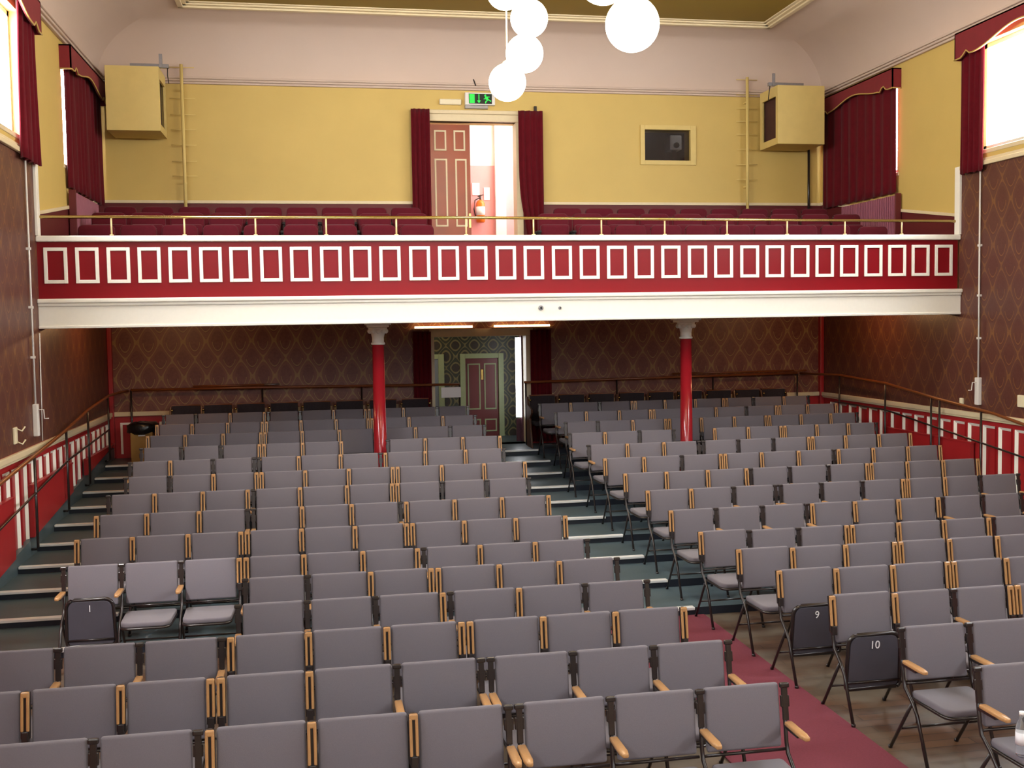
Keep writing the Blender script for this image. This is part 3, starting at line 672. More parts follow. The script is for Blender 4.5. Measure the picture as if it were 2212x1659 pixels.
MB().box(2.70, 3.33, YV + 0.03, YV + 0.075, 0.79, 2.27).build('leaf', DOORRED, d1)
for (xa, xb, za, zb) in ((2.745, 2.985, 1.30, 2.17), (3.06, 3.29, 1.30, 2.17), (3.06, 3.29, 0.88, 1.12), (2.745, 2.985, 0.88, 1.12)):
    t_ = 0.024
    MB().box(xa, xa + t_, YV + 0.018, YV + 0.03, za, zb).box(xb - t_, xb, YV + 0.018, YV + 0.03, za, zb).box(xa + t_, xb - t_, YV + 0.018, YV + 0.03, zb - t_, zb).box(xa + t_, xb - t_, YV + 0.018, YV + 0.03, za, za + t_).build('panel_moulding', GREENTRIM, d1)
MB().box(3.0, 3.045, YV + 0.02, YV + 0.03, 1.86, 2.06, 0.003).build('push_plate', BRASS, d1)
d3 = bpy.data.objects.new('door_3', None); C.objects.link(d3); struct(d3)
MB().box(3.485, 3.565, 18.83, 18.85, 1.22, 2.66).build('daylit_gap', SLIT, d3)  # glowing strip put in for the daylight between the half-open door edges
MB().box(3.565, 3.62, 18.70, 18.86, 0.79, 2.70).box(3.485, 3.565, 18.83, 18.86, 0.79, 1.19).build('leaf', mat('purple_brown_door', srgb(92, 52, 66), 0.4, var=0.1), d3)
for xa, xb, lab in ((1.60, 2.66, 'pelmet with lamplit top made to glow, left half of the lower doorway'), (2.98, 4.03, 'pelmet with lamplit top made to glow, right half of the lower doorway')):
    o = thing('lit_pelmet', lab, 'lamp', ((xa + xb) / 2, YR - 0.14, 2.85), 'lamplit pelmets over the lower doorway')
    part('shelf', MB().box(xa, xb, YR - 0.20, YR - 0.02, 2.83, 2.85, 0.003), OAK, o)
    part('tube', MB().tube([(xa + 0.03, YR - 0.13, 2.875), (xb - 0.03, YR - 0.13, 2.875)], 0.018, 10), LITPELMET, o)  # glowing tube stands for the lamplit top of the pelmet board
nt = at(975, 847, YR - 0.16)
# ------------------------------------------------------------------ handrails
def handrail(name, label, group, rails, posts, m, parent_loc):
    o = thing(name, label, 'handrail', parent_loc, group)
    for i, pts in enumerate(rails): part('top_rail' if i == 0 else 'lower_rail', MB().tube(pts, 0.022 if i == 0 else 0.014, 10), m[0] if i == 0 else m[1], o)
    for q in posts: part('post', MB().tube(q, 0.016, 8), m[1], o)
    return o
xl = XL + 0.135
handrail('handrail', 'dark handrail climbing beside the left wall and its red panelling', 'aisle handrails',
         [[(xl, 9.6, 1.16), (xl, 11.77, 1.372), (xl, 14.67, 1.629), (xl, 16.02, 1.782), (xl, 17.6, 1.885), (XL + 0.2, 18.0, 1.90), (-3.09, 18.2, 1.92)],
          [(xl, 9.6, 0.70), (xl, 11.7, 0.913), (xl, 14.78, 1.231), (xl, 17.5, 1.35)]],
         [((XL + 0.063, y, strz(y) - 0.14), (xl - 0.02, y, strz(y) - 0.14), (xl, y, strz(y) - 0.12), (xl, y, z)) for y, z in ((9.9, 1.19), (11.4, 1.335), (13.05, 1.485), (14.66, 1.628), (16.0, 1.78), (17.5, 1.88))], (RAILWOOD, TUBE), (xl, 13, 0.5))
xr = XR - 0.135
handrail('handrail', 'dark handrail climbing beside the right wall and its red panelling', 'aisle handrails',
         [[(xr, 9.6, 1.21), (xr, 12.4, 1.495), (xr, 13.07, 1.594), (xr, 14.42, 1.704), (xr, 15.88, 1.852), (xr, 17.47, 1.913), (8.67, 18.2, 1.92)],
          [(xr, 9.6, 0.78), (xr, 12.46, 1.071), (xr, 14.37, 1.265), (xr, 15.9, 1.42), (xr, 17.62, 1.43)]],
         [((XR - 0.063, y, strz(y) - 0.14), (xr + 0.02, y, strz(y) - 0.14), (xr, y, strz(y) - 0.12), (xr, y, z)) for y, z in ((10.1, 1.26), (11.5, 1.40), (13.35, 1.61), (14.36, 1.70), (14.58, 1.72), (15.9, 1.85), (17.45, 1.91))], (RAILWOOD, TUBE), (xr, 13, 0.5))
yr = YR - 0.16
handrail('handrail', 'wooden handrail behind the back row left of the lower doorway', 'rear handrails',
         [[(-3.05, yr, 1.925), (-0.9, yr, 1.915), (2.38, yr, 1.878)]],
         [((x, yr, 0.79), (x, yr, z)) for x, z in ((-3.05, 1.925), (-0.95, 1.915), (0.7, 1.897), (2.38, 1.878))], (RAILWOOD, TUBE), (0, yr, 0.79))
handrail('handrail', 'wooden handrail behind the back row right of the lower doorway', 'rear handrails',
         [[(3.52, yr, 1.886), (6, yr, 1.905), (8.63, yr, 1.922)]],
         [((x, yr, 0.79), (x, yr, z)) for x, z in ((3.55, 1.886), (5.2, 1.90), (7.0, 1.91), (8.63, 1.922))], (RAILWOOD, TUBE), (6, yr, 0.79))
for (a, b), lab in ((((417, 839.5), (604, 834.5)), 'wooden pole with pale tip lying along the left rear handrail'), (((1452, 812), (1742, 801)), 'wooden pole lying along the right rear handrail')):
    p, q = at(*a, yr - 0.0), at(*b, yr - 0.0)
    o = thing('window_pole', lab, 'pole', (p.x, yr, 1.93), 'poles on the rear handrails')
    z0_ = lambda x: (1.9215 if x < 2 else 1.93) + 0.022 + 0.018
    zz = max(p.z, q.z, z0_(p.x)) if p.x > 2 else z0_(p.x)
    part('shaft', MB().tube([(p.x, yr, zz), (q.x - 0.25, yr, zz)], 0.016, 8), RAILWOOD, o)
    part('tip', MB().tube([(q.x - 0.25, yr, zz), (q.x, yr, zz)], 0.014, 8), STEEL if p.x < 2 else RAILWOOD, o)
pa, pb = at(953, 837, yr - 0.03), at(996, 858, yr - 0.03)
tag(MB().box(pa.x, pb.x, yr - 0.034, yr - 0.026, pb.z, pa.z, 0.001).build('paper_notice', PAPER), 'blank white paper notice hanging from rear handrail by lower doorway', 'notice')

# radiator casings against the side walls
for sx, ya, yb, zt, lab in ((-1, 10.3, 12.33, 1.105, 'red radiator casing low on the left wall, nearest the camera'), (-1, 13.12, 15.17, 1.12, 'red radiator casing in the middle of the left wall'), (-1, 16.1, 18.2, 1.05, 'red radiator casing at the rear of the left wall'),
                            (1, 13.66, 15.95, 1.115, 'red radiator casing low on the right wall under white panels')):
    X = XL if sx < 0 else XR
    o = thing('radiator_casing', lab, 'radiator casing', (X - sx * 0.05, (ya + yb) / 2, strz(ya) - 0.2), 'red radiator casings')
    d_ = 0.085
    part('front_panel', MB().prism([(ya, strz(ya) - 0.02), (yb, strz(yb) - 0.02), (yb, zt), (ya, zt)], 'X', *sorted((X - sx * 0.034, X - sx * d_))), REDPAINT, o)
    part('top_board', MB().box(*sorted((X - sx * 0.034, X - sx * (d_ + 0.008))), ya - 0.02, yb + 0.02, zt, zt + 0.02, 0.004), REDPAINT, o)

# ------------------------------------------------------------------ wall gear
def wall_gear(sx, y, ztop, zbot, zcord, lab, labc):
    X = XL if sx < 0 else XR
    xa = X - sx * 0.03
    o = thing('window_winder', lab, 'window winder', (xa, y, zbot), 'window winders on the side walls')
    part('housing', MB().box(*sorted((X, X - sx * 0.06)), y - 0.045, y + 0.045, zbot, ztop, 0.01), PLASTIC, o)
    part('crank', MB().tube([(X - sx * 0.06, y, ztop - 0.07), (X - sx * 0.12, y, ztop - 0.07), (X - sx * 0.12, y + 0.02, ztop - 0.18), (X - sx * 0.17, y + 0.02, ztop - 0.18)], 0.008, 6), PLASTIC, o)
    part('cable_tube', MB().tube([(xa, y, ztop), (xa, y, zcord)], 0.012, 8), PLASTIC, o)
    mb = MB()
    for z in (2.6, 3.2, 3.9): mb.box(*sorted((X, X - sx * 0.05)), y - 0.02, y + 0.02, z, z + 0.03)
    part('clip', mb, PLASTIC, o)
wall_gear(-1, 13.62, 2.05, 1.66, 5.02, 'white window winder with crank on the left wall', '')
wall_gear(1, 13.58, 2.06, 1.67, 5.0, 'white window winder with long cable on the right wall', '')
tag(MB().tube([(XL + 0.012, 14.02, 2.9), (XL + 0.012, 13.95, 1.57)], 0.008, 6).build('cable', PLASTIC), 'thin pale cable running down the left wall below the gallery', 'cable')
o = thing('coat_hook', 'cream double hook plate on the left wall', 'hook', (XL, 12.77, 1.65))
part('plate', MB().box(XL, XL + 0.025, 12.71, 12.83, 1.66, 1.85, 0.008), CREAMPL, o)
for z in (1.83, 1.68): part('hook', MB().tube([(XL + 0.02, 12.80, z), (XL + 0.07, 12.83, z - 0.03), (XL + 0.10, 12.85, z + 0.02)], 0.01, 6), CREAMPL, o)
tag(MB().box(XR - 0.03, XR, 13.95, 14.03, 1.64, 1.74, 0.008).build('socket', CREAMPL), 'small cream socket on right wall above the white rail', 'socket')
tag(MB().box(XR - 0.05, XR, 12.53, 12.70, 1.71, 1.87, 0.01).build('switch_box', CREAMPL), 'cream switch box on the right wall at the picture edge', 'switch')

# rubbish bin
bx, by, bz = -2.80, 17.45, floor_z(17.5)
o = thing('rubbish_bin', 'tan rubbish bin with black liner in the rear left corner', 'bin', (bx, by + 0.3, bz))
part('body', MB().prism([(bx - 0.17, by + 0.1), (bx + 0.17, by + 0.1), (bx + 0.17, by + 0.44), (bx - 0.17, by + 0.44)], 'Z', bz, bz + 0.50, 0.01), BINM, o)
part('handle_slot', MB().box(bx - 0.05, bx + 0.06, by + 0.088, by + 0.10, bz + 0.44, bz + 0.46, 0.002), PAPER, o)
lb = MB().lathe([(0.20, bz + 0.47), (0.235, bz + 0.50), (0.23, bz + 0.56), (0.24, bz + 0.60), (0.20, bz + 0.64), (0.12, bz + 0.65)], (bx, by + 0.27, 0), 18)
for v in lb.bm.verts: v.co += Vector((random.uniform(-.015, .015), random.uniform(-.015, .015), random.uniform(-.015, .015)))
part('liner', lb, BLACKBAG, o)

# ------------------------------------------------------------------ hanging globes
for (px, py, Y, r_, lab, g) in ((1096, 178, 12.70, 0.222, 'lowest lit white globe of the far cluster', 'far'), (1133, 116, 12.3, 0.217, 'second lowest lit globe of the far cluster', 'far'), (1143, 40, 12.78, 0.225, 'lit globe third from the bottom of far cluster', 'far'), (1091, -20, 12.1, 0.213, 'topmost lit globe of far cluster, cut by the picture edge', 'far'),
                                (1366, 53, 8.75, 0.226, 'large lit white globe nearest the camera, lower of its pair', 'near'), (1304, -48, 9.1, 0.228, 'lit globe of the near pair cut by the top picture edge', 'near')):
    p = at(px, py, Y)
    o = thing('globe_pendant', lab, 'pendant lamp', (p.x, p.y, p.z), 'hanging globe lamps')
    part('globe', MB().ball(p, r_, 20), GLOBE, o)
    part('rod', MB().tube([(p.x, p.y, p.z + r_ - 0.01), (p.x, p.y, Z_CEIL + 0.02)], 0.009, 8), CREAM, o)
    part('neck', MB().lathe([(0.06, p.z + r_ - 0.015), (0.05, p.z + r_ + 0.02), (0.015, p.z + r_ + 0.04)], (p.x, p.y, 0), 16), CREAM, o)

# lamps under the gallery (above the beam line), added fill lights in the two lobbies
for x in (-2.5, 8.3):
    o = thing('ceiling_lamp', 'small warm lamp under the gallery ceiling, %s side' % ('left' if x < 0 else 'right'), 'lamp', (x, 16.1, 3.20), 'lamps under the gallery')
    part('base', MB().lathe([(0.08, 3.22), (0.08, 3.25)], (x, 16.1, 0), 16), CREAM, o)
    ld = bpy.data.lights.new('lamp', 'POINT'); ld.energy = UNDER_W; ld.color = (1.0, 0.55, 0.25); ld.shadow_soft_size = 0.05
    lo = bpy.data.objects.new('bulb', ld); C.objects.link(lo); lo.parent = o; lo.location = (0, 0, -0.03)
ld = bpy.data.lights.new('vestibule_fill', 'POINT'); ld.energy = 9; ld.color = (1.0, 0.9, 0.7); ld.shadow_soft_size = 0.1
lo = bpy.data.objects.new('vestibule_fill', ld); C.objects.link(lo); lo.location = (1.4, 19.1, 2.9)  # unseen fill light added to brighten the vestibule
ld = bpy.data.lights.new('landing_fill', 'POINT'); ld.energy = LANDING_W; ld.color = (1.0, 0.95, 0.9); ld.shadow_soft_size = 0.3
lo = bpy.data.objects.new('landing_fill', ld); C.objects.link(lo); lo.location = (3.9, 19.4, 6.5)  # unseen fill light added to strengthen the landing's daylight
# ------------------------------------------------------------------ folding chairs
PADW = 0.465
def slab_bevel(x0, x1, y0, y1, z0, z1, b, s=3): return MB().box(x0, x1, y0, y1, z0, z1, b, s)
TILT = math.radians(8)
def pad_mesh():
    mb = MB().box(-PADW / 2, PADW / 2, 0.0, 0.045, 0.515, 0.872, 0.016, 3)
    for f in mb.bm.faces: f.smooth = True
    return mb.rot(-TILT, 'X', (0, 0, 0.872)).mesh('backrest', FABRIC)
def seat_mesh():
    hw = 0.225; pts = []
    for (cx, cy, a0) in ((hw - 0.03, -0.09, 0), (-hw + 0.03, -0.09, 90), (-hw + 0.085, -0.40, 180), (hw - 0.085, -0.40, 270)):
        rr = 0.03 if cy > -0.2 else 0.075
        for k in range(5):
            a = math.radians(a0 + k * 22.5); pts.append((cx + rr * math.cos(a), cy + rr * math.sin(a)))
    mb = MB().prism(pts, 'Z', 0.415, 0.462, 0.014, seg=2)
    for f in mb.bm.faces: f.smooth = True
    return mb.mesh('seat', FABRIC), pts
seat_me, seat_pts = seat_mesh()
pad_me = pad_mesh()
rim = [(x * 0.985, y, 0.408) for x, y in seat_pts]
frame_me = MB().tube(rim + rim[:1], 0.011, 6, cap=False).mesh('seat_frame', TUBE)
fleg_me = MB().tube([(0, 0.012, 0.868), (0, -0.035, 0.54), (0, -0.055, 0.48), (0, -0.15, 0.405), (0, -0.205, 0.34), (0, -0.345, 0.0)], 0.0125, 8).lathe([(0.016, 0.0), (0.016, 0.02)], (0, -0.345, 0), 8).mesh('front_leg', TUBE)
rleg_me = MB().tube([(0, -0.14, 0.40), (0, 0.125, 0.0)], 0.0115, 8).lathe([(0.015, 0.0), (0.015, 0.02)], (0, 0.125, 0), 8).mesh('rear_leg', TUBE)
stretch_me = MB().tube([(-0.27, 0.006, 0.18), (0.27, 0.006, 0.18)], 0.009, 6).mesh('stretcher', TUBE)
brail_me = MB().tube([(-0.27, -0.04, 0.50), (0.27, -0.04, 0.50)], 0.009, 6).mesh('back_rail', TUBE)
def arm_up():
    mb = MB()
    mb.box(-0.024, -0.0075, -0.028, 0.0, 0.645, 0.845, 0.005).box(0.0075, 0.024, -0.028, 0.0, 0.645, 0.845, 0.005).box(-0.024, 0.024, -0.028, 0.0, 0.835, 0.868, 0.008)
    return mb.rot(-TILT, 'X', (0, 0, 0.872)).mesh('armrest', OAK)
def arm_down():
    mb = MB().prism([(-0.024, -0.055), (0.024, -0.055), (0.026, -0.25), (0.016, -0.305), (-0.016, -0.305), (-0.026, -0.25)], 'Z', 0.642, 0.668, 0.009, seg=3)
    for f in mb.bm.faces: f.smooth = True
    return mb.mesh('armrest', OAK)
def brk_up():
    return MB().box(-0.026, 0.026, -0.012, 0.012, 0.60, 0.868, 0.004).box(-0.018, 0.018, -0.03, 0.012, 0.58, 0.645, 0.004).rot(-TILT, 'X', (0, 0, 0.872)).mesh('arm_bracket', TUBE)
def brk_down():
    return MB().box(-0.028, 0.028, -0.014, 0.014, 0.842, 0.872, 0.008).box(-0.017, 0.017, -0.008, 0.012, 0.66, 0.85, 0.003).box(-0.026, 0.026, -0.006, 0.012, 0.735, 0.80, 0.004).rot(-TILT, 'X', (0, 0, 0.872)).box(-0.014, 0.014, -0.20, -0.03, 0.622, 0.642, 0.003).mesh('arm_bracket', TUBE)
ARM = {'U': arm_up(), 'D': arm_down()}; BRK = {'U': brk_up(), 'D': brk_down()}
# tipped-up seat: underside to the viewer
up_pts = [(x, 0.385 - (y + 0.245)) for x, y in seat_pts]                # plan turned upright
pan_me = MB().prism([(x * 0.93, 0.385 + (z - 0.385) * 0.93) for x, z in up_pts], 'Y', -0.165, -0.150, 0.004).rot(math.radians(4), 'X', (0, -0.15, 0.3)).mesh('seat_pan', PAN)
upr = [(x, -0.158, z) for x, z in up_pts]
uprim_me = MB().tube(upr + upr[:1], 0.015, 8, cap=False).tube([(-0.215, -0.17, 0.255), (0.215, -0.17, 0.255)], 0.009, 6).rot(math.radians(4), 'X', (0, -0.15, 0.3)).mesh('seat_frame', TUBE)
upseat_me = MB().prism([(x * 0.96, 0.385 + (z - 0.385) * 0.96) for x, z in up_pts], 'Y', -0.15, -0.105, 0.012).rot(math.radians(4), 'X', (0, -0.15, 0.3)).mesh('seat', FABRIC)

ORD = ['zeroth', 'first', 'second', 'third', 'fourth', 'fifth', 'sixth', 'seventh', 'eighth', 'ninth', 'tenth', 'eleventh', 'twelfth', 'thirteenth', 'fourteenth', 'fifteenth', 'last']
# separators between the seats of every row as the photograph shows them: x, y, raised (U) or lowered (D) arm
ROWS_L = [
[[(-45,1600,'?'),(201,1585,'D'),(440,1565,'DU'),(673,1552,'U'),(892,1536,'U'),(1109,1514,'DD'),(1318,1495,'D'),(1511,1476,'D'),(1693,1459,'D')]],
[[(-150,1497,'?'),(55,1483,'U'),(261,1468,'U'),(466,1455,'UU'),(668,1444,'U'),(857,1432,'D'),(1049,1418,'DD'),(1237,1404,'D'),(1411,1391,'D'),(1572,1377,'D')]],
[[(-55,1402,'?'),(125,1390,'D'),(301,1375,'D'),(488,1365,'DU'),(666,1360,'U'),(835,1352,'U'),(1005,1340,'UU'),(1172,1329,'U'),(1328,1316,'U'),(1475,1304,'U')]],
[[(514,1300,'D'),(663,1288,'D'),(811,1283,'D'),(964,1274,'UD'),(1120,1265,'U'),(1263,1255,'D'),(1397,1247,'D')]],
[[(529,1239,'D'),(664.5,1232,'D'),(800,1227,'U'),(938,1220,'UU'),(1077,1213,'U'),(1207,1207.6,'U'),(1332,1200,'E')]],
[[(137,1215,'D'),(262,1207,'D'),(391,1203,'D'),(524,1196,'UU'),(656,1190.6,'U'),(783,1186,'U'),(908,1181,'UD'),(1036,1172,'U'),(1155,1166,'U'),(1268,1161,'E')]],
[[(166,1156,'U'),(286,1151,'U'),(406,1147,'U'),(527,1143,'UU'),(651,1136.5,'U'),(766,1131,'U'),(884,1125,'UU'),(1002,1121.7,'U'),(1113,1115,'U'),(1220,1108,'U')]],
[[(208,1104,'U'),(317,1102,'U'),(430,1099,'U'),(541,1094,'DD'),(652,1090,'U'),(759,1086.5,'U'),(871,1081,'DU'),(981,1077,'U'),(1083.5,1073,'U'),(1184,1067,'U')]],
[[(234,1065,'E'),(334,1062.6,'U'),(438,1060,'U'),(541,1056,'UD'),(648,1051,'U'),(749,1047,'U'),(852,1043,'UU'),(954.6,1040,'D'),(1051,1036,'D'),(1142,1032,'E')]],
[[(271,1026,'E'),(366,1023.6,'D'),(461,1022,'U'),(559.5,1017,'UU'),(659,1014.6,'U'),(753,1012,'U'),(853,1007,'UU'),(953.5,1003,'U'),(1045,1000,'U'),(1133,994,'U')]],
[[(280,997,'E'),(368,994,'U'),(460,989,'D'),(554,986.6,'DD'),(645,983,'U'),(735,978,'U'),(827,976,'DU'),(918,974,'U'),(1005,970,'U'),(1088,967,'E')]],
[[(305,965.7,'E'),(392,962,'D'),(477,959.4,'D'),(565,957.6,'UU'),(653.5,956,'U'),(737,952,'U')],[(837,948,'E'),(918,944,'U'),(999,942,'U'),(1079,940.5,'U')]],
[[(319,940,'U'),(400,938,'U'),(482,935,'U'),(568,932,'UU'),(652.6,930.5,'U'),(733,927.5,'U'),(815,925,'UU'),(897,921.6,'U'),(972,919.6,'D'),(1046,916.6,'E')]],
[[(339,914,'U'),(415,914,'U'),(491.7,911.5,'U'),(571,909.7,'UU'),(650,908,'U'),(726,905.6,'U'),(799,903.7,'UU'),(883,898.7,'U'),(956,897.7,'U'),(1026,896.7,'E')]],
[[(353,896,'E'),(423,893,'D'),(497,890,'U'),(575,888,'UD'),(648,886,'D'),(720,883,'U'),(793,881,'UU'),(871,879,'U'),(943.6,876.8,'D'),(1010,876,'E')]],
[[(368,876,'B'),(435.5,875,'B'),(505.5,873,'B'),(578,871,'B'),(650,869,'B'),(719.5,867,'B'),(791,865,'B'),(863,863,'B'),(931,861,'B')]]]
ROWS_R = [
[[(2110,1427,'D'),(2290,1409,'D')]],
[[(1946,1353,'D'),(2092,1341,'D'),(2235,1328,'D')]],
[[(1795,1281,'U'),(1930,1272,'U'),(2059,1260,'D'),(2187,1248,'UU'),(2310,1238,'U')]],
[[(1681,1223,'U'),(1804,1217.5,'U'),(1926,1209,'U'),(2051,1200,'UU'),(2171,1192,'U'),(2287,1184,'U')]],
[[(1594,1179,'U'),(1710,1174,'U'),(1824.5,1166,'U'),(1937,1158,'UU'),(2048.5,1152,'U'),(2152,1145,'U'),(2255,1138,'U')]],
[[(1512,1143,'U'),(1617.6,1136,'D'),(1724,1130,'D'),(1833,1125,'UU'),(1939,1117,'U'),(2037,1110,'U'),(2139,1105,'UD'),(2236,1099,'U')]],
[[(1448,1099,'U'),(1546,1093,'D'),(1646,1086,'D'),(1747,1081,'DU'),(1845,1076,'U'),(1939,1069,'U'),(2030,1064,'UD'),(2122,1058,'D'),(2206,1052,'D')]],
[[(1398,1057,'U'),(1491.6,1053,'U'),(1584,1049,'D'),(1680,1043,'DD'),(1773.6,1040,'D'),(1862,1032,'D'),(1954,1029,'UU'),(2039,1025,'U'),(2117,1020,'D'),(2199,1014,'E')]],
[[(1349.6,1020,'U'),(1438.5,1018,'U'),(1527.7,1013.6,'U'),(1616,1009,'UD'),(1705,1003.6,'D'),(1788.5,1001,'D'),(1876,996,'UU'),(1958,992,'U'),(2035.6,990,'U'),(2110,985,'U')]],
[[(1306,990,'U'),(1390,986.5,'U'),(1472,983,'D'),(1560.5,978.6,'UU'),(1644,976,'U'),(1723.6,972,'U'),(1805,968,'DU'),(1884.6,965,'U'),(1959.5,961,'U'),(2029,957,'U')]],
[[(1271,960.5,'D'),(1354,957,'U'),(1433,954,'U'),(1514,951.5,'DD'),(1594,950,'D'),(1670,947,'D'),(1750,942,'UU'),(1825,938.7,'U'),(1897,935,'U'),(1964.5,931,'U')]],
[[(1230,933,'E'),(1306,930,'U'),(1381,926.7,'D'),(1455.5,926,'D')],[(1542.5,923,'U'),(1615,920.7,'U'),(1690,918.5,'UU'),(1763,915,'U'),(1831,912,'U'),(1893,910,'D')]],
[[(1221,907,'E'),(1291,907,'D'),(1366,906,'U'),(1441,902,'UU'),(1514,900.5,'U'),(1585,898,'U'),(1657,894.6,'UU'),(1729,893.5,'U'),(1793,891,'U'),(1851,889,'E')]],
[[(1199.6,889,'E'),(1265.6,887,'U'),(1337,886,'U'),(1407.5,884,'UU'),(1477,881,'U'),(1545.7,878,'U'),(1612,875,'D'),(1679,874,'UU'),(1743,872,'U'),(1805,870,'U')]],
[[(1165,868,'E'),(1232,868,'U'),(1295,865,'D'),(1368,864,'UU'),(1435.5,863,'U'),(1501,860,'U'),(1565,858,'UU'),(1627,855.6,'D'),(1692,853,'U'),(1746,852,'E')]],
[[(1140,857,'B'),(1203,855,'B'),(1267,853,'B'),(1332,851,'B'),(1398,849,'B'),(1460,847,'B'),(1521,845,'B'),(1586,843,'B'),(1644,841,'B'),(1697,839,'B')]]]

TIPPED = {('L', 5, 0): '1', ('R', 3, 0): '9', ('R', 2, 0): '10', ('L', 1, 5): ''}
def row_y(i): return 5.60 + PITCH * i
def post(root, lx, st, half=0.0):
    for nm, me in (('front_leg', fleg_me), ('rear_leg', rleg_me), ('arm_bracket', BRK[st]), ('armrest', ARM[st])):
        inst(nm, me, root, (lx, 0, 0))
for blk, rows in (('L', ROWS_L), ('R', ROWS_R)):
    for i, segs in enumerate(rows[:15]):
        Y = row_y(i); z0 = floor_z(Y - 0.4); flat = []
        for seg in segs:
            for j in range(len(seg) - 1): flat.append((seg, j))
        n = len(flat)
        for c, (seg, j) in enumerate(flat):
            (xa, ya, ta), (xb, yb, tb) = seg[j], seg[j + 1]
            sa, sb = at(xa, ya, Y).x, at(xb, yb, Y).x
            da, db = len(ta) == 2, len(tb) == 2
            left = sa + (0.030 if da else 0.0); right = sb - (0.030 if db else 0.0)
            cx = (left + right) / 2; wd = right - left
            last = db or j == len(seg) - 2
            pos = ('%s seat left of centre aisle' % ORD[n - c]) if blk == 'L' else ('%s seat right of centre aisle' % ORD[c + 1])
            rown = '%s row from front' % ORD[i + 1]
            tip = TIPPED.get((blk, i, c))
            if tip: lab = 'folding chair, tipped-up seat numbered %s, %s, %s' % (tip, pos, rown)
            elif tip == '': lab = 'grey folding chair, tipped-up seat, %s, %s' % (pos, rown)
            else: lab = 'grey padded folding chair, %s, %s' % (pos, rown)
            root = thing('folding_chair', lab, 'chair', (cx, Y, z0), 'grey folding chairs, left of the aisle' if blk == 'L' else 'grey folding chairs, right of the aisle')
            if blk == 'R' and i < 6 and c == 0 and left < 3.74: root.location.z = 0.0125      # its feet stand on the runner
            sc = (wd - 0.062) / PADW
            sc = max(0.85, min(1.12, sc))
            b = inst('backrest', pad_me, root); b.scale = (sc, 1, 1)
            if tip is None:
                inst('seat', seat_me, root).scale = (sc, 1, 1); inst('seat_frame', frame_me, root).scale = (sc, 1, 1)
            else:
                inst('seat', upseat_me, root).scale = (sc, 1, 1); inst('seat_frame', uprim_me, root).scale = (sc, 1, 1)
                pn = inst('seat_pan', pan_me, root); pn.scale = (sc, 1, 1)
                if tip: text('number', tip, 0.085, NUMW, pn, (0, -0.187, 0.53), (PI / 2 + math.radians(4), 0, 0))
            for nm, me in (('stretcher', stretch_me), ('back_rail', brail_me)):
                q = inst(nm, me, root, (0 if last else -0.009, 0, 0)); q.scale = ((wd - (0.0 if last else 0.018)) / 0.54, 1, 1)
            sta = ta[-1] if ta[-1] in 'UD' else 'D'
            post(root, left - cx, sta)
            if last:
                stb = tb[0] if tb[0] in 'UD' else 'D'
                post(root, right - cx, stb)
# ------------------------------------------------------------------ old dark seats of the last row
def arc_back(w_, z0, z1, m, nm, y0=0.0, sag=0.05, th=0.05):
    mb = MB(); n = 10; G = []
    for i in range(n + 1):
        u = i / n * 2 - 1; y = y0 + sag * (1 - u * u); G.append([mb.bm.verts.new((u * w_ / 2, y + dy, z)) for dy, z in ((0, z0), (th, z0), (th, z1), (0, z1))])
    for i in range(n):
        for k in range(4):
            f = mb.bm.faces.new((G[i][k], G[i][(k + 1) % 4], G[i + 1][(k + 1) % 4], G[i + 1][k])); f.smooth = False
    mb.bm.faces.new(G[0]); mb.bm.faces.new(G[-1])
    return mb.mesh(nm, m)
ob_me = arc_back(0.44, 0.40, 0.872, DARKFAB, 'backrest'); or_me = arc_back(0.455, 0.868, 0.884, RAILWOOD, 'top_rail', y0=-0.005, th=0.055)
os_me = MB().box(-0.22, 0.22, -0.40, 0.02, 0.38, 0.46, 0.03, 3).mesh('seat', DARKFAB)
ost_me = MB().prism([(-0.36, 0.0), (0.05, 0.0), (0.06, 0.84), (0.0, 0.86), (-0.05, 0.72), (-0.34, 0.66), (-0.36, 0.60), (-0.20, 0.50)], 'X', -0.016, 0.016, 0.006).mesh('standard', DKWOOD)
okn_me = MB().ball((0, -0.055, 0.80), 0.022, 8).mesh('brass_knob', BRASS)
for blk, segs in (('L', ROWS_L[15]), ('R', ROWS_R[15])):
    seg = segs[0]; Y = 18.0; z0 = floor_z(Y); n = len(seg) - 1
    for j in range(n):
        sa, sb = at(seg[j][0], seg[j][1], Y).x, at(seg[j + 1][0], seg[j + 1][1], Y).x
        pos = ('%s seat left of centre aisle' % ORD[n - j]) if blk == 'L' else ('%s seat right of centre aisle' % ORD[j + 1])
        root = thing('theatre_seat', 'dark old theatre seat with brass knobs, back row, %s' % pos, 'chair', ((sa + sb) / 2, Y, z0), 'dark old seats of the back row')
        hw = (sb - sa) / 2
        inst('backrest', ob_me, root); inst('top_rail', or_me, root); inst('seat', os_me, root)
        s_ = inst('standard', ost_me, root, (-hw, 0, 0)); inst('brass_knob', okn_me, s_, (0.028, 0, 0))
        if j == n - 1:
            s_ = inst('standard', ost_me, root, (hw, 0, 0)); inst('brass_knob', okn_me, s_, (-0.028, 0, 0))
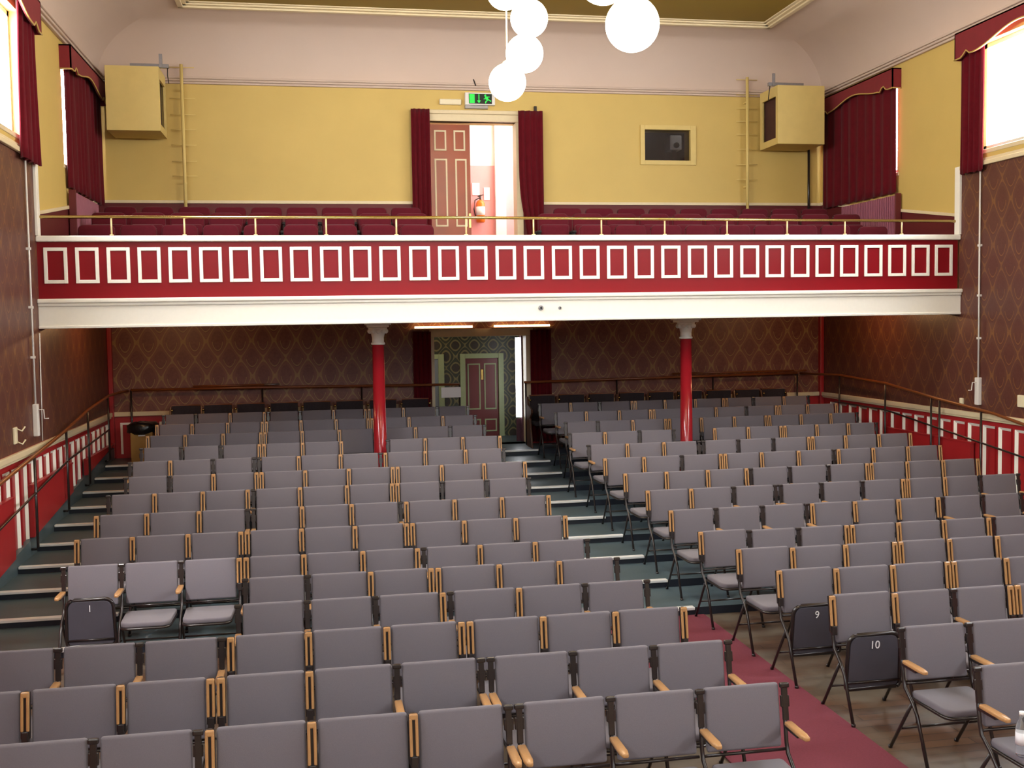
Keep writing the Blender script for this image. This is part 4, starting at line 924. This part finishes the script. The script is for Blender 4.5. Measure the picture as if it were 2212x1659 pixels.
# ------------------------------------------------------------------ red gallery seats
def redback():
    pts = []
    for (cx, cz, a0) in ((0.235 - 0.07, 0.80 - 0.07, 0), (-0.235 + 0.07, 0.80 - 0.07, 90)):
        for k in range(6):
            a = math.radians(a0 + k * 18); pts.append((cx + 0.07 * math.cos(a), cz + 0.07 * math.sin(a)))
    pts += [(-0.235, 0.34), (0.235, 0.34)]
    mb = MB().prism(pts, 'Y', -0.07, 0.0, 0.022, seg=3)
    for f in mb.bm.faces: f.smooth = True
    return mb.mesh('backrest', SEATRED)
gb_me = redback()
gs_me = MB().box(-0.225, 0.225, -0.20, -0.09, 0.36, 0.70, 0.04, 3).mesh('seat', SEATRED)
ga_me = MB().box(-0.02, 0.02, -0.28, 0.02, 0.0, 0.56, 0.006).box(-0.03, 0.03, -0.32, 0.0, 0.56, 0.60, 0.012).mesh('arm_standard', DARKIN)
grow = [('front', 15.10, 3.45, 0.88, [(-3.15, 9), (3.72, 8)], ), ('middle', 16.0, 3.71, 0.875, [(-3.15, 9), (3.30, 10)]), ('rear', 16.95, 3.92, 0.85, [(-3.15, 9), (3.75, 9)])]
for nm, Y, z0, ht, runs in grow:
    for ri, (xs, n) in enumerate(runs):
        for j in range(n):
            x = xs + 0.27 + j * 0.536
            if x > XR - 0.35: continue
            pos = '%s seat from the left wall' % ORD[j + 1] if ri == 0 else '%s seat right of upper doorway' % ORD[j + 1]
            root = thing('gallery_seat', 'dark red velvet gallery seat, %s row, %s' % (nm, pos), 'chair', (x, Y, z0), 'red gallery seats')
            k = ht / 0.80
            b = inst('backrest', gb_me, root); b.location = (0, 0, ht - 0.80)
            inst('seat', gs_me, root)
            inst('arm_standard', ga_me, root, (-0.268, 0, 0))
            if j == n - 1: inst('arm_standard', ga_me, root, (0.268, 0, 0))
root = thing('gallery_seat', 'dark red velvet gallery seat standing alone before right radiator', 'chair', (8.36, 15.1, 3.45), 'red gallery seats')
inst('backrest', gb_me, root, (0, 0, 0.06)); inst('seat', gs_me, root); inst('arm_standard', ga_me, root, (-0.268, 0, 0)); inst('arm_standard', ga_me, root, (0.268, 0, 0))
# ------------------------------------------------------------------ bottle on the nearest right-hand seat
bt = (3.85, 5.27, 0.464)
o = thing('water_bottle', 'clear plastic water bottle standing on a grey seat at right edge', 'bottle', bt)
PET, t_, p_ = new_mat('clear_plastic')
p_.inputs['Base Color'].default_value = (0.9, 0.95, 1, 1); p_.inputs['Roughness'].default_value = 0.08; p_.inputs['Transmission Weight'].default_value = 0.95; p_.inputs['IOR'].default_value = 1.3
part('body', MB().lathe([(0.030, 0.464), (0.034, 0.470), (0.033, 0.50), (0.034, 0.53), (0.032, 0.56), (0.034, 0.60), (0.033, 0.63), (0.014, 0.68), (0.014, 0.70)], (bt[0], bt[1], 0), 24), PET, o)
part('cap', MB().lathe([(0.016, 0.695), (0.016, 0.715)], (bt[0], bt[1], 0), 20), PLASTIC, o)
part('paper_band', MB().lathe([(0.0350, 0.53), (0.0352, 0.60)], (bt[0], bt[1], 0), 24), PAPER, o)
